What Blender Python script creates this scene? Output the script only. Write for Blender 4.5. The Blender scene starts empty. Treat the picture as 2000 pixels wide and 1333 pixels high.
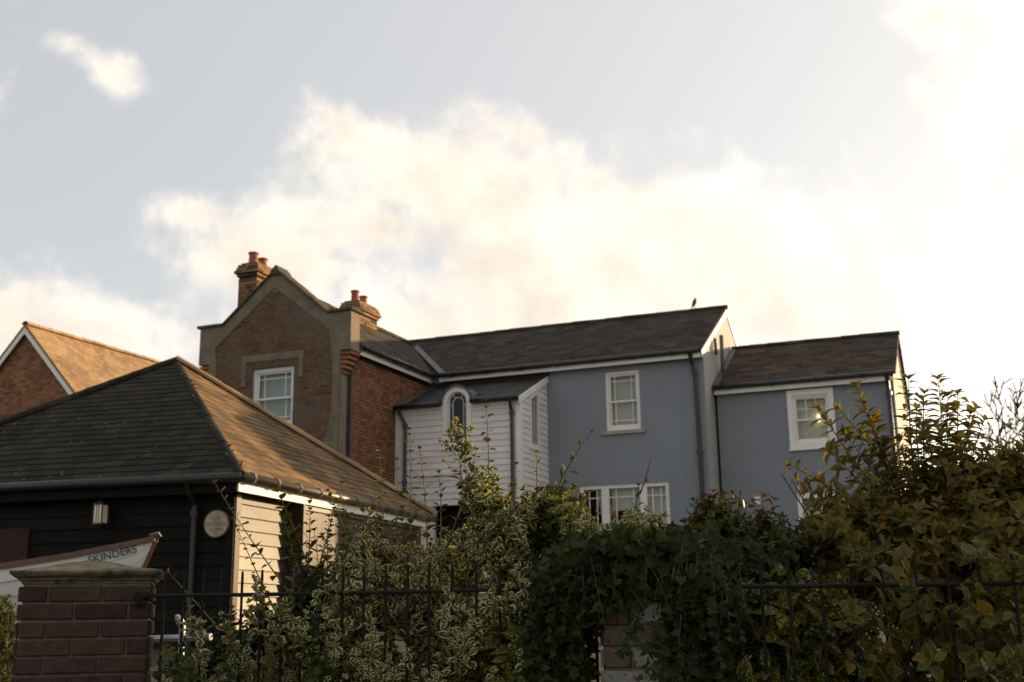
import bpy, math, random
import numpy as np
from mathutils import Vector, Matrix
from mathutils.geometry import tessellate_polygon

random.seed(7)
S = bpy.context.scene
COL = S.collection
rad = math.radians

# ------------------------------------------------------------------ camera
CAM_POS = Vector((0.0, 0.0, 1.6))
PITCH, ROLL, LENS = rad(13.462), rad(-0.752), 39.6
fwd = Vector((0, math.cos(PITCH), math.sin(PITCH)))
rt0 = Vector((1, 0, 0)); up0 = rt0.cross(fwd)
rt = rt0*math.cos(ROLL) + up0*math.sin(ROLL)
up = up0*math.cos(ROLL) - rt0*math.sin(ROLL)
cam_d = bpy.data.cameras.new('camera'); cam = bpy.data.objects.new('camera', cam_d); COL.objects.link(cam)
cam_d.sensor_width = 36; cam_d.lens = LENS; cam_d.clip_start = 0.05; cam_d.clip_end = 4000
m3 = Matrix((rt, up, -fwd)).transposed()
cam.matrix_world = Matrix.Translation(CAM_POS) @ m3.to_4x4()
cam_d.dof.use_dof = True; cam_d.dof.focus_distance = 4.9; cam_d.dof.aperture_fstop = 4.5
S.camera = cam
PXF = 2000*LENS/36

def at(x, y, Y):
    """point of the plot seen at photo position x, y, at the real distance Y in front of the camera"""
    d = rt*((x-1000)/PXF) + up*((666.5-y)/PXF) + fwd
    return CAM_POS + d*(Y/d.y)

def to_px(P):
    q = P - CAM_POS; w = q.dot(fwd)
    if w < 0.1: return None
    return 1000 + PXF*q.dot(rt)/w, 666.5 - PXF*q.dot(up)/w, w

# ------------------------------------------------------------------ light
SUN_AZ, SUN_EL = rad(55.5), rad(12.0)
W = bpy.data.worlds.new("World"); S.world = W; W.use_nodes = True
sun_d = bpy.data.lights.new('sun', 'SUN'); sun_d.energy = 5.0; sun_d.angle = rad(0.55); sun_d.color = (1.0, 0.71, 0.39)
sun = bpy.data.objects.new('sun', sun_d); COL.objects.link(sun)
SUN_DIR = Vector((math.sin(SUN_AZ)*math.cos(SUN_EL), math.cos(SUN_AZ)*math.cos(SUN_EL), math.sin(SUN_EL)))
sun.rotation_euler = SUN_DIR.to_track_quat('Z', 'Y').to_euler(); sun.location = SUN_DIR*60
S.view_settings.view_transform = 'Standard'; S.view_settings.look = 'None'
S.view_settings.gamma = 1.0; S.view_settings.use_curve_mapping = False
S.view_settings.exposure = 0.7
S.render.engine = 'CYCLES'
S.cycles.use_denoising = True
S.cycles.max_bounces = 6; S.cycles.transparent_max_bounces = 12
S.cycles.sample_clamp_indirect = 6.0

class NT:
    """tiny helper for node trees"""
    def __init__(s, tree): s.t = tree; s.n = tree.nodes; s.l = tree.links
    def node(s, typ, **kw):
        n = s.n.new(typ)
        for k, v in kw.items(): setattr(n, k, v)
        return n
    def put(s, sock, v):
        if isinstance(v, bpy.types.NodeSocket): s.l.new(v, sock)
        elif v is not None:
            try: sock.default_value = v
            except Exception: sock.default_value = (*v, 1.0) if len(v) == 3 else v
    def m(s, op, a, b=None, c=None, clamp=False):
        n = s.node('ShaderNodeMath', operation=op, use_clamp=clamp)
        for i, v in enumerate((a, b, c)):
            if v is not None: s.put(n.inputs[i], v)
        return n.outputs[0]
    def vm(s, op, a, b=None):
        n = s.node('ShaderNodeVectorMath', operation=op)
        s.put(n.inputs[0], a)
        if b is not None: s.put(n.inputs[3 if op == 'SCALE' else 1], b)
        return n.outputs['Value'] if op == 'DOT_PRODUCT' else n.outputs[0]
    def mix(s, f, a, b, mode='MIX'):
        n = s.node('ShaderNodeMix', data_type='RGBA', blend_type=mode)
        s.put(n.inputs[0], f); s.put(n.inputs[6], a); s.put(n.inputs[7], b); return n.outputs[2]
    def noise(s, vec, scale, detail=4.0, rough=0.55, dist=0.0):
        n = s.node('ShaderNodeTexNoise'); s.put(n.inputs['Vector'], vec)
        n.inputs['Scale'].default_value = scale; n.inputs['Detail'].default_value = detail
        n.inputs['Roughness'].default_value = rough; n.inputs['Distortion'].default_value = dist
        return n.outputs[0]
    def step(s, v, a, b, lo=0.0, hi=1.0):
        n = s.node('ShaderNodeMapRange', interpolation_type='SMOOTHSTEP')
        s.put(n.inputs[0], v); n.inputs[1].default_value = a; n.inputs[2].default_value = b
        n.inputs[3].default_value = lo; n.inputs[4].default_value = hi; return n.outputs[0]
    def ramp(s, v, stops):
        n = s.node('ShaderNodeValToRGB'); s.put(n.inputs[0], v); e = n.color_ramp.elements
        while len(e) < len(stops): e.new(0.5)
        for i, (p, c) in enumerate(stops): e[i].position = p; e[i].color = (*c, 1)
        return n.outputs[0]

def build_sky():
    t = NT(W.node_tree); t.n.clear()
    out = t.node('ShaderNodeOutputWorld')
    sky = t.node('ShaderNodeTexSky', sky_type='NISHITA', sun_disc=False)
    sky.sun_elevation = SUN_EL; sky.sun_rotation = SUN_AZ; sky.altitude = 10
    sky.air_density = 1.0; sky.dust_density = 2.0; sky.ozone_density = 1.0
    gen = t.node('ShaderNodeTexCoord').outputs['Generated']
    d = t.vm('NORMALIZE', gen)
    sep = t.node('ShaderNodeSeparateXYZ'); t.put(sep.inputs[0], d)
    az = t.m('ARCTAN2', sep.outputs[0], sep.outputs[1]); el = t.m('ARCSINE', sep.outputs[2])
    up_ = t.m('MAXIMUM', sep.outputs[2], 0.0)
    # clouds: real directions in the sky (azimuth, elevation, half widths in degrees, tilt)
    banks = [(-21.0, 25.5, 1.9, 1.1, -.35, .55), (-23.2, 26.4, 1.3, .6, -.2, .35), (-26.6, 23.2, 1.6, 1.9, 0, .7), (-16.6, 19.3, 2.8, 1.7, -.1, 1.), (-12.5, 17.2, 7.8, 3.8, 0, 1.15),
             (-8.5, 23.7, 3.6, 1.5, -.55, .95), (-2.5, 21.3, 9.8, 5.0, -.2, 1.35), (1.0, 23.6, 4.0, 2.0, -.2, .9), (2.5, 16.5, 13., 5.4, 0, 1.3),
             (13.5, 16.0, 12., 6.2, .05, 1.2), (25.5, 22.5, 3.8, 9.0, -.1, 1.1), (22.5, 27.5, 2.2, 1.6, -.3, .8), (-25., 13.0, 13., 5.0, -.12, .95),
             (-5., 13.2, 22., 4.2, 0, 1.15), (-7., 19.0, 8.5, 3.0, -.1, 1.15), (8., 19.5, 12., 4., -.1, 1.), (40., 15., 14., 9., 0, 1.2), (-48., 17., 14., 5., 0, 1.), (75., 22., 20., 9., 0, 1.), (-85., 26., 22., 7., .1, 1.),
             (125., 18., 26., 7., 0, 1.), (178., 24., 24., 8., 0, 1.), (-135., 20., 24., 7., 0, 1.)]
    n1 = t.noise(d, 9.0, 7.0, 0.56, 0.25)
    n2 = t.noise(d, 24.0, 7.0, 0.62, 0.4)
    n3 = t.noise(d, 4.2, 3.0, 0.5)
    nn = t.m('ADD', t.m('ADD', t.m('MULTIPLY', n1, 2.0), t.m('MULTIPLY', n2, 0.75)), t.m('MULTIPLY', n3, .7))
    nn = t.m('SUBTRACT', nn, 1.72)
    cov = None
    for a, e, ra, re, tl, w in banks:
        da = t.m('SUBTRACT', az, rad(a)); de = t.m('SUBTRACT', el, rad(e))
        x = t.m('ADD', t.m('MULTIPLY', da, math.cos(tl)), t.m('MULTIPLY', de, math.sin(tl)))
        y = t.m('SUBTRACT', t.m('MULTIPLY', de, math.cos(tl)), t.m('MULTIPLY', da, math.sin(tl)))
        x = t.m('DIVIDE', x, rad(ra)); y = t.m('DIVIDE', y, rad(re))
        r = t.m('SQRT', t.m('ADD', t.m('MULTIPLY', x, x), t.m('MULTIPLY', y, y)))
        c = t.m('MULTIPLY', t.m('SUBTRACT', 1.0, r), w)
        cov = c if cov is None else t.m('SMOOTH_MAX', cov, c, 0.25)
    cov = t.m('MAXIMUM', cov, -1.2)
    dens = t.step(t.m('ADD', t.m('ADD', t.m('MULTIPLY', cov, .95), 0.02), t.m('MULTIPLY', nn, 1.15)), 0.0, 0.75)
    thick = t.step(t.m('ADD', cov, t.m('MULTIPLY', nn, .9)), 0.2, 1.1)
    sund = t.m('MAXIMUM', t.vm('DOT_PRODUCT', d, tuple(SUN_DIR)), 0.0)
    halo = t.m('POWER', sund, 2.5)
    halo2 = t.m('POWER', sund, 28.0)
    # clear air
    clear = t.mix(1.0, t.vm('SCALE', sky.outputs[0], SKY_K), CLEAR_TINT, 'MULTIPLY')
    veil = t.m('ADD', VEIL_0, t.m('MULTIPLY', halo, VEIL_1))
    low = t.m('POWER', t.m('SUBTRACT', 1.0, up_), 9.0)
    veil = t.m('ADD', veil, t.m('MULTIPLY', low, t.m('ADD', 4.0, t.m('MULTIPLY', halo, 14.0))))
    clear = t.vm('ADD', clear, t.vm('SCALE', t.mix(t.m('MULTIPLY', halo, 1.6, clamp=True), (.985, .972, .97, 1), (1.0, .94, .85, 1)), veil))
    # lit cloud: bright towards the sun, creamy and a little darker where thick
    lit = t.mix(thick, (1.0, .925, .825, 1), (.97, .84, .70, 1))
    cb = t.m('ADD', CLOUD_0, t.m('MULTIPLY', halo, CLOUD_1))
    rel = t.m('SUBTRACT', n1, t.noise(t.vm('ADD', d, tuple(SUN_DIR*.022+Vector((0, 0, .018)))), 9.0, 7.0, 0.56, 0.25))
    cb = t.m('MULTIPLY', cb, t.m('ADD', 1.0, t.m('MULTIPLY', rel, 1.0)))
    cb = t.m('MULTIPLY', cb, t.m('ADD', 0.93, t.m('MULTIPLY', n2, 0.14)))
    cloud = t.vm('SCALE', lit, cb)
    colr = t.mix(t.m('MULTIPLY', dens, 0.92), clear, cloud)
    glow = t.vm('SCALE', (1.0, .9, .74), t.m('MULTIPLY', halo2, 1.4))
    colr = t.vm('ADD', colr, glow)
    bg = t.node('ShaderNodeBackground'); t.put(bg.inputs[0], colr); bg.inputs[1].default_value = SKY_STRENGTH
    t.l.new(bg.outputs[0], out.inputs[0])
SKY_STRENGTH = 0.05
SKY_K, CLEAR_TINT = 0.75, (1.0, 0.98, 0.97, 1)
VEIL_0, VEIL_1 = 6.5, 4.0
CLOUD_0, CLOUD_1 = 13.4, 3.4
build_sky()

# ------------------------------------------------------------------ materials
MATS = {}
def newmat(name):
    m = bpy.data.materials.new(name); m.use_nodes = True
    t = NT(m.node_tree); b = t.n['Principled BSDF']; MATS[name] = m
    return m, t, b
def rnd_socket(t):
    a = t.node('ShaderNodeObjectInfo').outputs['Random']; b = t.node('ShaderNodeNewGeometry').outputs['Random Per Island']
    return t.m('FRACT', t.m('ADD', t.m('MULTIPLY', a, 7.31), b))
def bump(t, b, h, strength=.3, dist=.01):
    n = t.node('ShaderNodeBump'); n.inputs['Strength'].default_value = strength; n.inputs['Distance'].default_value = dist
    t.put(n.inputs['Height'], h); t.l.new(n.outputs[0], b.inputs['Normal'])
def pos(t): return t.node('ShaderNodeNewGeometry').outputs['Position']
def simple(name, c1, c2=None, rough=.7, scale=6., spec=.35, bstr=0., bscale=60., metal=0., per=None, stain=None):
    """two-tone noise colour, optional per-piece ramp and stains"""
    m, t, b = newmat(name); p = pos(t)
    if c2 is None: c2 = tuple(x*.72 for x in c1)
    n = t.noise(p, scale, 5, .6)
    col = t.mix(t.step(n, .3, .72), (*c1, 1), (*c2, 1))
    if per: col = t.mix(1.0, col, t.ramp(rnd_socket(t), per), 'MULTIPLY')
    if stain:
        sc, lo, hi, sc_col, amt = stain
        k = t.step(t.noise(p, sc, 6, .65), lo, hi, 0, amt)
        col = t.mix(k, col, (*sc_col, 1))
    t.put(b.inputs['Base Color'], col)
    b.inputs['Roughness'].default_value = rough; b.inputs['Specular IOR Level'].default_value = spec; b.inputs['Metallic'].default_value = metal
    if bstr: bump(t, b, t.noise(p, bscale, 4, .6), bstr, .006)
    return m

BRICKRAMP = [(0, (.55, .50, .50)), (.25, (.95, .85, .8)), (.55, (1.1, 1.05, .95)), (.8, (1.3, 1.25, 1.1)), (1, (.75, .8, .85))]
simple('brick_red', (.150, .078, .046), (.105, .056, .035), .85, 3., .2, .35, 90, per=BRICKRAMP, stain=(.9, .44, .66, (.135, .105, .075), .8))
simple('brick_side', (.225, .107, .060), (.195, .09, .05), .85, 3., .2, .35, 90, per=BRICKRAMP, stain=(.7, .60, .85, (.13, .1, .08), .4))
simple('brick_brown', (.27, .125, .065), (.2, .085, .045), .85, 3., .2, .3, 90, per=BRICKRAMP)
simple('brick_chimney', (.27, .165, .08), (.20, .11, .055), .85, 5., .2, .3, 90, per=[(0, (.35, .33, .33)), (.4, (.9, .85, .8)), (1, (1.4, 1.35, 1.2))])
simple('mortar_black', (.06, .048, .036), (.04, .033, .026), .95, 18., .1)
simple('brick_pillar', (.068, .042, .030), (.038, .026, .020),   .9, 18., .25, 1.0, 75, per=[(0, (.7, .65, .7)), (.5, (1., 1, 1)), (1, (1.35, 1.2, 1.1))], stain=(9., .60, .78, (.13, .11, .09), .55))
simple('brick_painted', (.30, .285, .25), (.20, .185, .16), .9, 30., .2, .7, 140, stain=(22., .545, .62, (.07, .034, .025), .85), per=[(0, (1., 1., 1.)), (.74, (.88, .86, .82)), (.84, (.55, .44, .37)), (1, (.40, .28, .22))])
simple('mortar', (.27, .22, .16), (.18, .145, .105), .95, 18., .1, .5, 200)
simple('mortar_dark', (.20, .165, .125), (.12, .10, .078), .95, 22., .1, .6, 200)
simple('cement', (.215, .178, .125), (.15, .123, .086), .92, 4., .15, .35, 70, stain=(1.6, .5, .75, (.11, .093, .068), .6))
simple('stone_sill', (.40, .36, .29), (.30, .27, .22), .9, 8., .15, .4, 80)
simple('stone_cap', (.175, .145, .10), (.10, .085, .06), .92, 22., .15, .6, 120, stain=(12., .48, .66, (.04, .042, .022), .8))
simple('coping', (.10, .085, .055), (.06, .052, .035), .92, 8., .15, .6, 80, stain=(6., .5, .68, (.032, .034, .018), .8))
def render_wall():
    m, t, b = newmat('blue_render'); p = pos(t)
    c = t.mix(t.step(t.noise(p, .8, 5, .6), .3, .72), (.240, .253, .275, 1), (.220, .232, .253, 1))
    st = t.step(t.noise(t.vm('MULTIPLY', p, (3.2, 3.2, .22)), 1.6, 5, .6), .52, .78, 0, .38)     # rain streaks
    c = t.mix(st, c, (.172, .193, .220, 1))
    c = t.mix(t.step(t.noise(p, 5.5, 6, .7), .60, .74, 0, .25), c, (.262, .288, .322, 1))          # faded patches
    t.put(b.inputs['Base Color'], c); b.inputs['Roughness'].default_value = .85; b.inputs['Specular IOR Level'].default_value = .2
    bump(t, b, t.m('ADD', t.noise(p, 45, 4, .6), t.m('MULTIPLY', t.noise(p, 2.2, 3), 2.)), .22, .008)
render_wall()
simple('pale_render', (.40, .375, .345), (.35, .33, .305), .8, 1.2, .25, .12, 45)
simple('white_paint', (.82, .77, .71), (.74, .69, .635), .5, 3., .4, .08, 50)
simple('white_board', (.80, .745, .69), (.72, .67, .62), .55, 2., .35, .15, 40, per=[(0, (.93, .93, .92)), (1, (1.03, 1.03, 1.04))])
simple('black_metal', (.012, .012, .013), (.02, .018, .016), .45, 20., .5)
simple('black_plastic', (.02, .019, .018), (.03, .028, .026), .38, 8., .5)
simple('brown_gutter', (.11, .075, .045), (.075, .05, .03), .4, 6., .5, .1, 30)
simple('lead', (.115, .112, .108), (.08, .078, .076), .6, 6., .4)
simple('terracotta', (.36, .12, .05), (.27, .085, .035), .75, 6., .3)
simple('galvanised', (.30, .31, .31), (.18, .19, .19), .5, 20., .5, metal=.7)
simple('iron', (.010, .009, .008), (.02, .014, .010), .7, 40., .15)
simple('dark_room', (.02, .016, .013), (.015, .012, .01), .9)
simple('blind', (.80, .74, .63), (.74, .68, .58), .9, 3.)
simple('blind_grey', (.60, .61, .59), (.52, .54, .53), .9, 3.)
simple('curtain_red', (.055, .022, .014), (.03, .012, .009), .9, 12.)
simple('hull_white', (.62, .60, .55), (.52, .50, .46), .4, 5., .4)
simple('varnish', (.125, .052, .026), (.075, .032, .016), .35, 30., .5)
simple('letter_black', (.02, .02, .02), None, .6)
simple('opal', (.92, .76, .56), (.88, .72, .52), .35, 5., .5)
simple('bark', (.06, .045, .03), (.035, .027, .02), .9, 30., .2, .5, 120)
simple('twig', (.085, .062, .035), (.05, .035, .022), .8, 40., .2)
simple('twig_green', (.14, .14, .055), (.10, .085, .04), .7, 40., .3)
simple('twig_red', (.07, .035, .022), (.05, .03, .02), .7, 40., .3)
simple('feather', (.03, .03, .032), (.05, .048, .045), .7, 60.)
simple('soil', (.05, .038, .025), (.03, .022, .015), .95, 3., .1, .5, 20)

SLATERAMP = [(0, (.5, .52, .54)), (.3, (.85, .85, .85)), (.6, (1.05, 1., .95)), (.9, (1.3, 1.22, 1.1)), (1, (1.8, 1.65, 1.45))]
simple('slate', (.062, .050, .037), (.043, .036, .028), .85, 1.2, .12, .35, 60, per=SLATERAMP, stain=(1.6, .48, .68, (.030, .028, .023), .8))
simple('slate_warm', (.068, .053, .037), (.048, .039, .029), .85, 1.2, .12, .35, 60, per=SLATERAMP, stain=(2.2, .55, .75, (.05, .045, .035), .6))
simple('slate_bay', (.045, .042, .040), (.035, .033, .032), .7, 1.5, .35, .3, 60, per=SLATERAMP)
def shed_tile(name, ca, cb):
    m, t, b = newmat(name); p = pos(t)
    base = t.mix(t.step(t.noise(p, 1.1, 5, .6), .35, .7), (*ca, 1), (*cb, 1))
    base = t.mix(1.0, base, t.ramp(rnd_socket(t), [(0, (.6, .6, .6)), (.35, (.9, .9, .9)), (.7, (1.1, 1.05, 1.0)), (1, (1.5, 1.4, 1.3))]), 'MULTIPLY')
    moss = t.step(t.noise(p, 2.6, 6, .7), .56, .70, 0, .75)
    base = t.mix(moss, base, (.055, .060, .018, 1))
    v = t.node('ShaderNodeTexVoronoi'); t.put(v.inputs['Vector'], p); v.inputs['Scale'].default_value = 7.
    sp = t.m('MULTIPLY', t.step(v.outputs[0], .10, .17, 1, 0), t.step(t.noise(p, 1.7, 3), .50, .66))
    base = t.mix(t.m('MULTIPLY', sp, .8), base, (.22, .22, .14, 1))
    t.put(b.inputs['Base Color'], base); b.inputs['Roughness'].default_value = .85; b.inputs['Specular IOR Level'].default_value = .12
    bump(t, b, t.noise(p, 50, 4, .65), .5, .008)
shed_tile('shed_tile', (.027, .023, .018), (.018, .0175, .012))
shed_tile('shed_tile_brown_lit', (.17, .110, .058), (.105, .072, .040))  # browner right slope, with its sunlit brightness put into the colour
def gold_tile():
    m, t, b = newmat('gold_tile'); p = pos(t)
    base = t.mix(t.step(t.noise(p, .9, 5, .65), .35, .68), (.36, .235, .115, 1), (.25, .15, .075, 1))
    base = t.mix(1.0, base, t.ramp(rnd_socket(t), [(0, (.75, .72, .7)), (.5, (1., 1., 1.)), (1, (1.2, 1.15, 1.1))]), 'MULTIPLY')
    base = t.mix(t.step(t.noise(p, 3.2, 6, .7), .57, .7, 0, .8), base, (.42, .30, .06, 1))
    t.put(b.inputs['Base Color'], base); b.inputs['Roughness'].default_value = .85
    bump(t, b, t.noise(p, 40, 4, .6), .4, .01)
gold_tile()
def wood(name, c1, c2, rough, spec, grain=(1.2, 1.2, 22.), per=True):
    m, t, b = newmat(name)
    oc = t.node('ShaderNodeTexCoord').outputs['Object']
    g = t.noise(t.vm('MULTIPLY', oc, grain), 3., 4, .6, .4)
    col = t.mix(t.step(g, .35, .68), (*c1, 1), (*c2, 1))
    if per: col = t.mix(1.0, col, t.ramp(rnd_socket(t), [(0, (.7, .7, .7)), (1, (1.3, 1.3, 1.3))]), 'MULTIPLY')
    t.put(b.inputs['Base Color'], col); b.inputs['Specular IOR Level'].default_value = spec
    t.put(b.inputs['Roughness'], t.m('ADD', rough, t.m('MULTIPLY', t.noise(t.vm('MULTIPLY', oc, (2, 2, 3)), 1.7, 4), .12)))
    bump(t, b, g, .22, .004)
wood('black_board', (.0085, .0068, .005), (.005, .0042, .0034), .62, .12, (12., 1.2, 12.))
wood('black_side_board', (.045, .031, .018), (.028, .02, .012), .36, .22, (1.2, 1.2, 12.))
wood('door_plank', (.050, .030, .017), (.030, .018, .011), .33, .30, (8., 8., .8))
def glass():
    m, t, b = newmat('glass'); p = pos(t); t.n.remove(b)
    fr = t.node('ShaderNodeFresnel'); fr.inputs[0].default_value = 1.5
    bn = t.node('ShaderNodeBump'); bn.inputs['Strength'].default_value = .25; bn.inputs['Distance'].default_value = .01
    t.put(bn.inputs['Height'], t.noise(p, 2.5, 2))
    gl = t.node('ShaderNodeBsdfGlossy'); gl.inputs['Roughness'].default_value = .02; t.l.new(bn.outputs[0], gl.inputs['Normal'])
    tr = t.node('ShaderNodeBsdfTransparent'); tr.inputs[0].default_value = (.86, .88, .87, 1)
    mx = t.node('ShaderNodeMixShader'); t.put(mx.inputs[0], t.m('MULTIPLY', fr.outputs[0], .35, clamp=True))
    t.l.new(tr.outputs[0], mx.inputs[1]); t.l.new(gl.outputs[0], mx.inputs[2])
    t.l.new(mx.outputs[0], t.n['Material Output'].inputs[0])
glass()
def glow_mat(name, c, s):
    m, t, b = newmat(name); b.inputs['Base Color'].default_value = (*c, 1); b.inputs['Emission Color'].default_value = (*c, 1); b.inputs['Emission Strength'].default_value = s
glow_mat('room_lamp', (1., .72, .38), 1.6)
glow_mat('window_glow', (.42, .19, .07), .13)  # weak emission for the warm reflection in the lower window
def grass():
    m, t, b = newmat('ground'); p = pos(t)
    c = t.mix(t.step(t.noise(p, .8, 6, .6), .4, .62), (.05, .055, .022, 1), (.07, .055, .035, 1))
    c = t.mix(t.step(t.noise(p, 12, 4, .6), .3, .7, 0, .5), c, (.03, .035, .014, 1))
    t.put(b.inputs['Base Color'], c); b.inputs['Roughness'].default_value = .95
    bump(t, b, t.noise(p, 30, 4), .6, .03)
grass()
def leafmat(name, c_dark, c_light, margin=None, mlo=.62, mhi=.74, spots=None, ramp=None, trans=.3, rough=.5, spec=.16):
    m, t, b = newmat(name)
    uv = t.node('ShaderNodeUVMap').outputs[0]; sp = t.node('ShaderNodeSeparateXYZ'); t.put(sp.inputs[0], uv)
    r = rnd_socket(t); p = pos(t)
    u = t.m('ABSOLUTE', t.m('SUBTRACT', t.m('MULTIPLY', sp.outputs[0], 2.), 1.))
    col = t.mix(r, (*c_dark, 1), (*c_light, 1))
    if ramp: col = t.mix(t.step(t.m('FRACT', t.m('MULTIPLY', r, 13.7)), ramp[0], ramp[1]), col, (*ramp[2], 1))
    vein = t.step(u, .0, .09, .35, 0)
    col = t.mix(vein, col, tuple(x*1.7 for x in c_light) + (1,))
    if spots:
        vo = t.node('ShaderNodeTexNoise', noise_dimensions='4D'); t.put(vo.inputs['Vector'], t.vm('MULTIPLY', uv, (5., 11., 1.)))
        vo.inputs['Scale'].default_value = 1.3; vo.inputs['Detail'].default_value = 2.; t.put(vo.inputs['W'], t.m('MULTIPLY', r, 40.))
        col = t.mix(t.step(vo.outputs[0], .52, .60, 0, .9), col, (*spots, 1))
    if margin:
        nz = t.m('MULTIPLY', t.m('SUBTRACT', t.noise(p, 90, 2), .5), .5)
        vv = t.m('ABSOLUTE', t.m('SUBTRACT', t.m('MULTIPLY', sp.outputs[1], 2.), 1.))
        e = t.m('MAXIMUM', u, t.m('SUBTRACT', t.m('MULTIPLY', vv, vv), .12))
        col = t.mix(t.step(t.m('ADD', e, nz), mlo, mhi), col, (*margin, 1))
    t.put(b.inputs['Base Color'], col); b.inputs['Roughness'].default_value = rough; b.inputs['Specular IOR Level'].default_value = spec
    tr = t.node('ShaderNodeBsdfTranslucent'); t.put(tr.inputs[0], t.mix(1.0, col, (1.25, 1.2, .7, 1), 'MULTIPLY'))
    mx = t.node('ShaderNodeMixShader'); mx.inputs[0].default_value = trans
    t.l.new(b.outputs[0], mx.inputs[1]); t.l.new(tr.outputs[0], mx.inputs[2]); t.l.new(mx.outputs[0], t.n['Material Output'].inputs[0])
leafmat('leaf_cream_edged', (.038, .052, .0125), (.068, .080, .019), margin=(.56, .50, .25), mlo=.54, mhi=.66, ramp=(.88, .96, (.16, .14, .03)))
leafmat('leaf_sprig', (0.0558, 0.0573, 0.0118), (0.1023, 0.0955, 0.0188), ramp=(.88, .96, (0.1395, 0.1042, 0.0206)))
leafmat('leaf_dark', (0.0179, 0.0282, 0.0079), (0.0384, 0.0538, 0.0123), ramp=(.9, .97, (0.1152, 0.1152, 0.0264)))
leafmat('leaf_ivy', (0.0135, 0.0224, 0.0056), (0.0327, 0.0447, 0.0099), ramp=(.93, .98, (0.0673, 0.0790, 0.0124)), rough=.5, spec=.12)
leafmat('leaf_hedge', (0.0243, 0.0343, 0.0078), (0.0530, 0.0625, 0.0130), margin=(0.1658, 0.1511, 0.0390), mlo=.75, mhi=.95, rough=.42, spec=.2)
leafmat('leaf_spotted', (0.0291, 0.0399, 0.0091), (0.0560, 0.0630, 0.0140), spots=(0.4147, 0.3672, 0.0792), rough=.3)
leafmat('leaf_autumn', (.078, .074, .0165), (.175, .148, .030), ramp=(.72, .97, (.20, .095, .020)), trans=.45)
leafmat('leaf_gold_edged', (.048, .054, .012), (.088, .082, .015), margin=(.19, .17, .032), mlo=.72, mhi=.9, ramp=(.78, .94, (.17, .10, .013)))
leafmat('leaf_red', (0.0840, 0.0250, 0.0112), (0.1288, 0.0520, 0.0160), ramp=(.7, .9, (0.0784, 0.0728, 0.0160)))
leafmat('leaf_conifer', (.045, .050, .012), (.095, .090, .018), trans=.2, rough=.6)
leafmat('leaf_tree', (.16, .10, .025), (.28, .18, .04), trans=.5, rough=.6)

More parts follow.
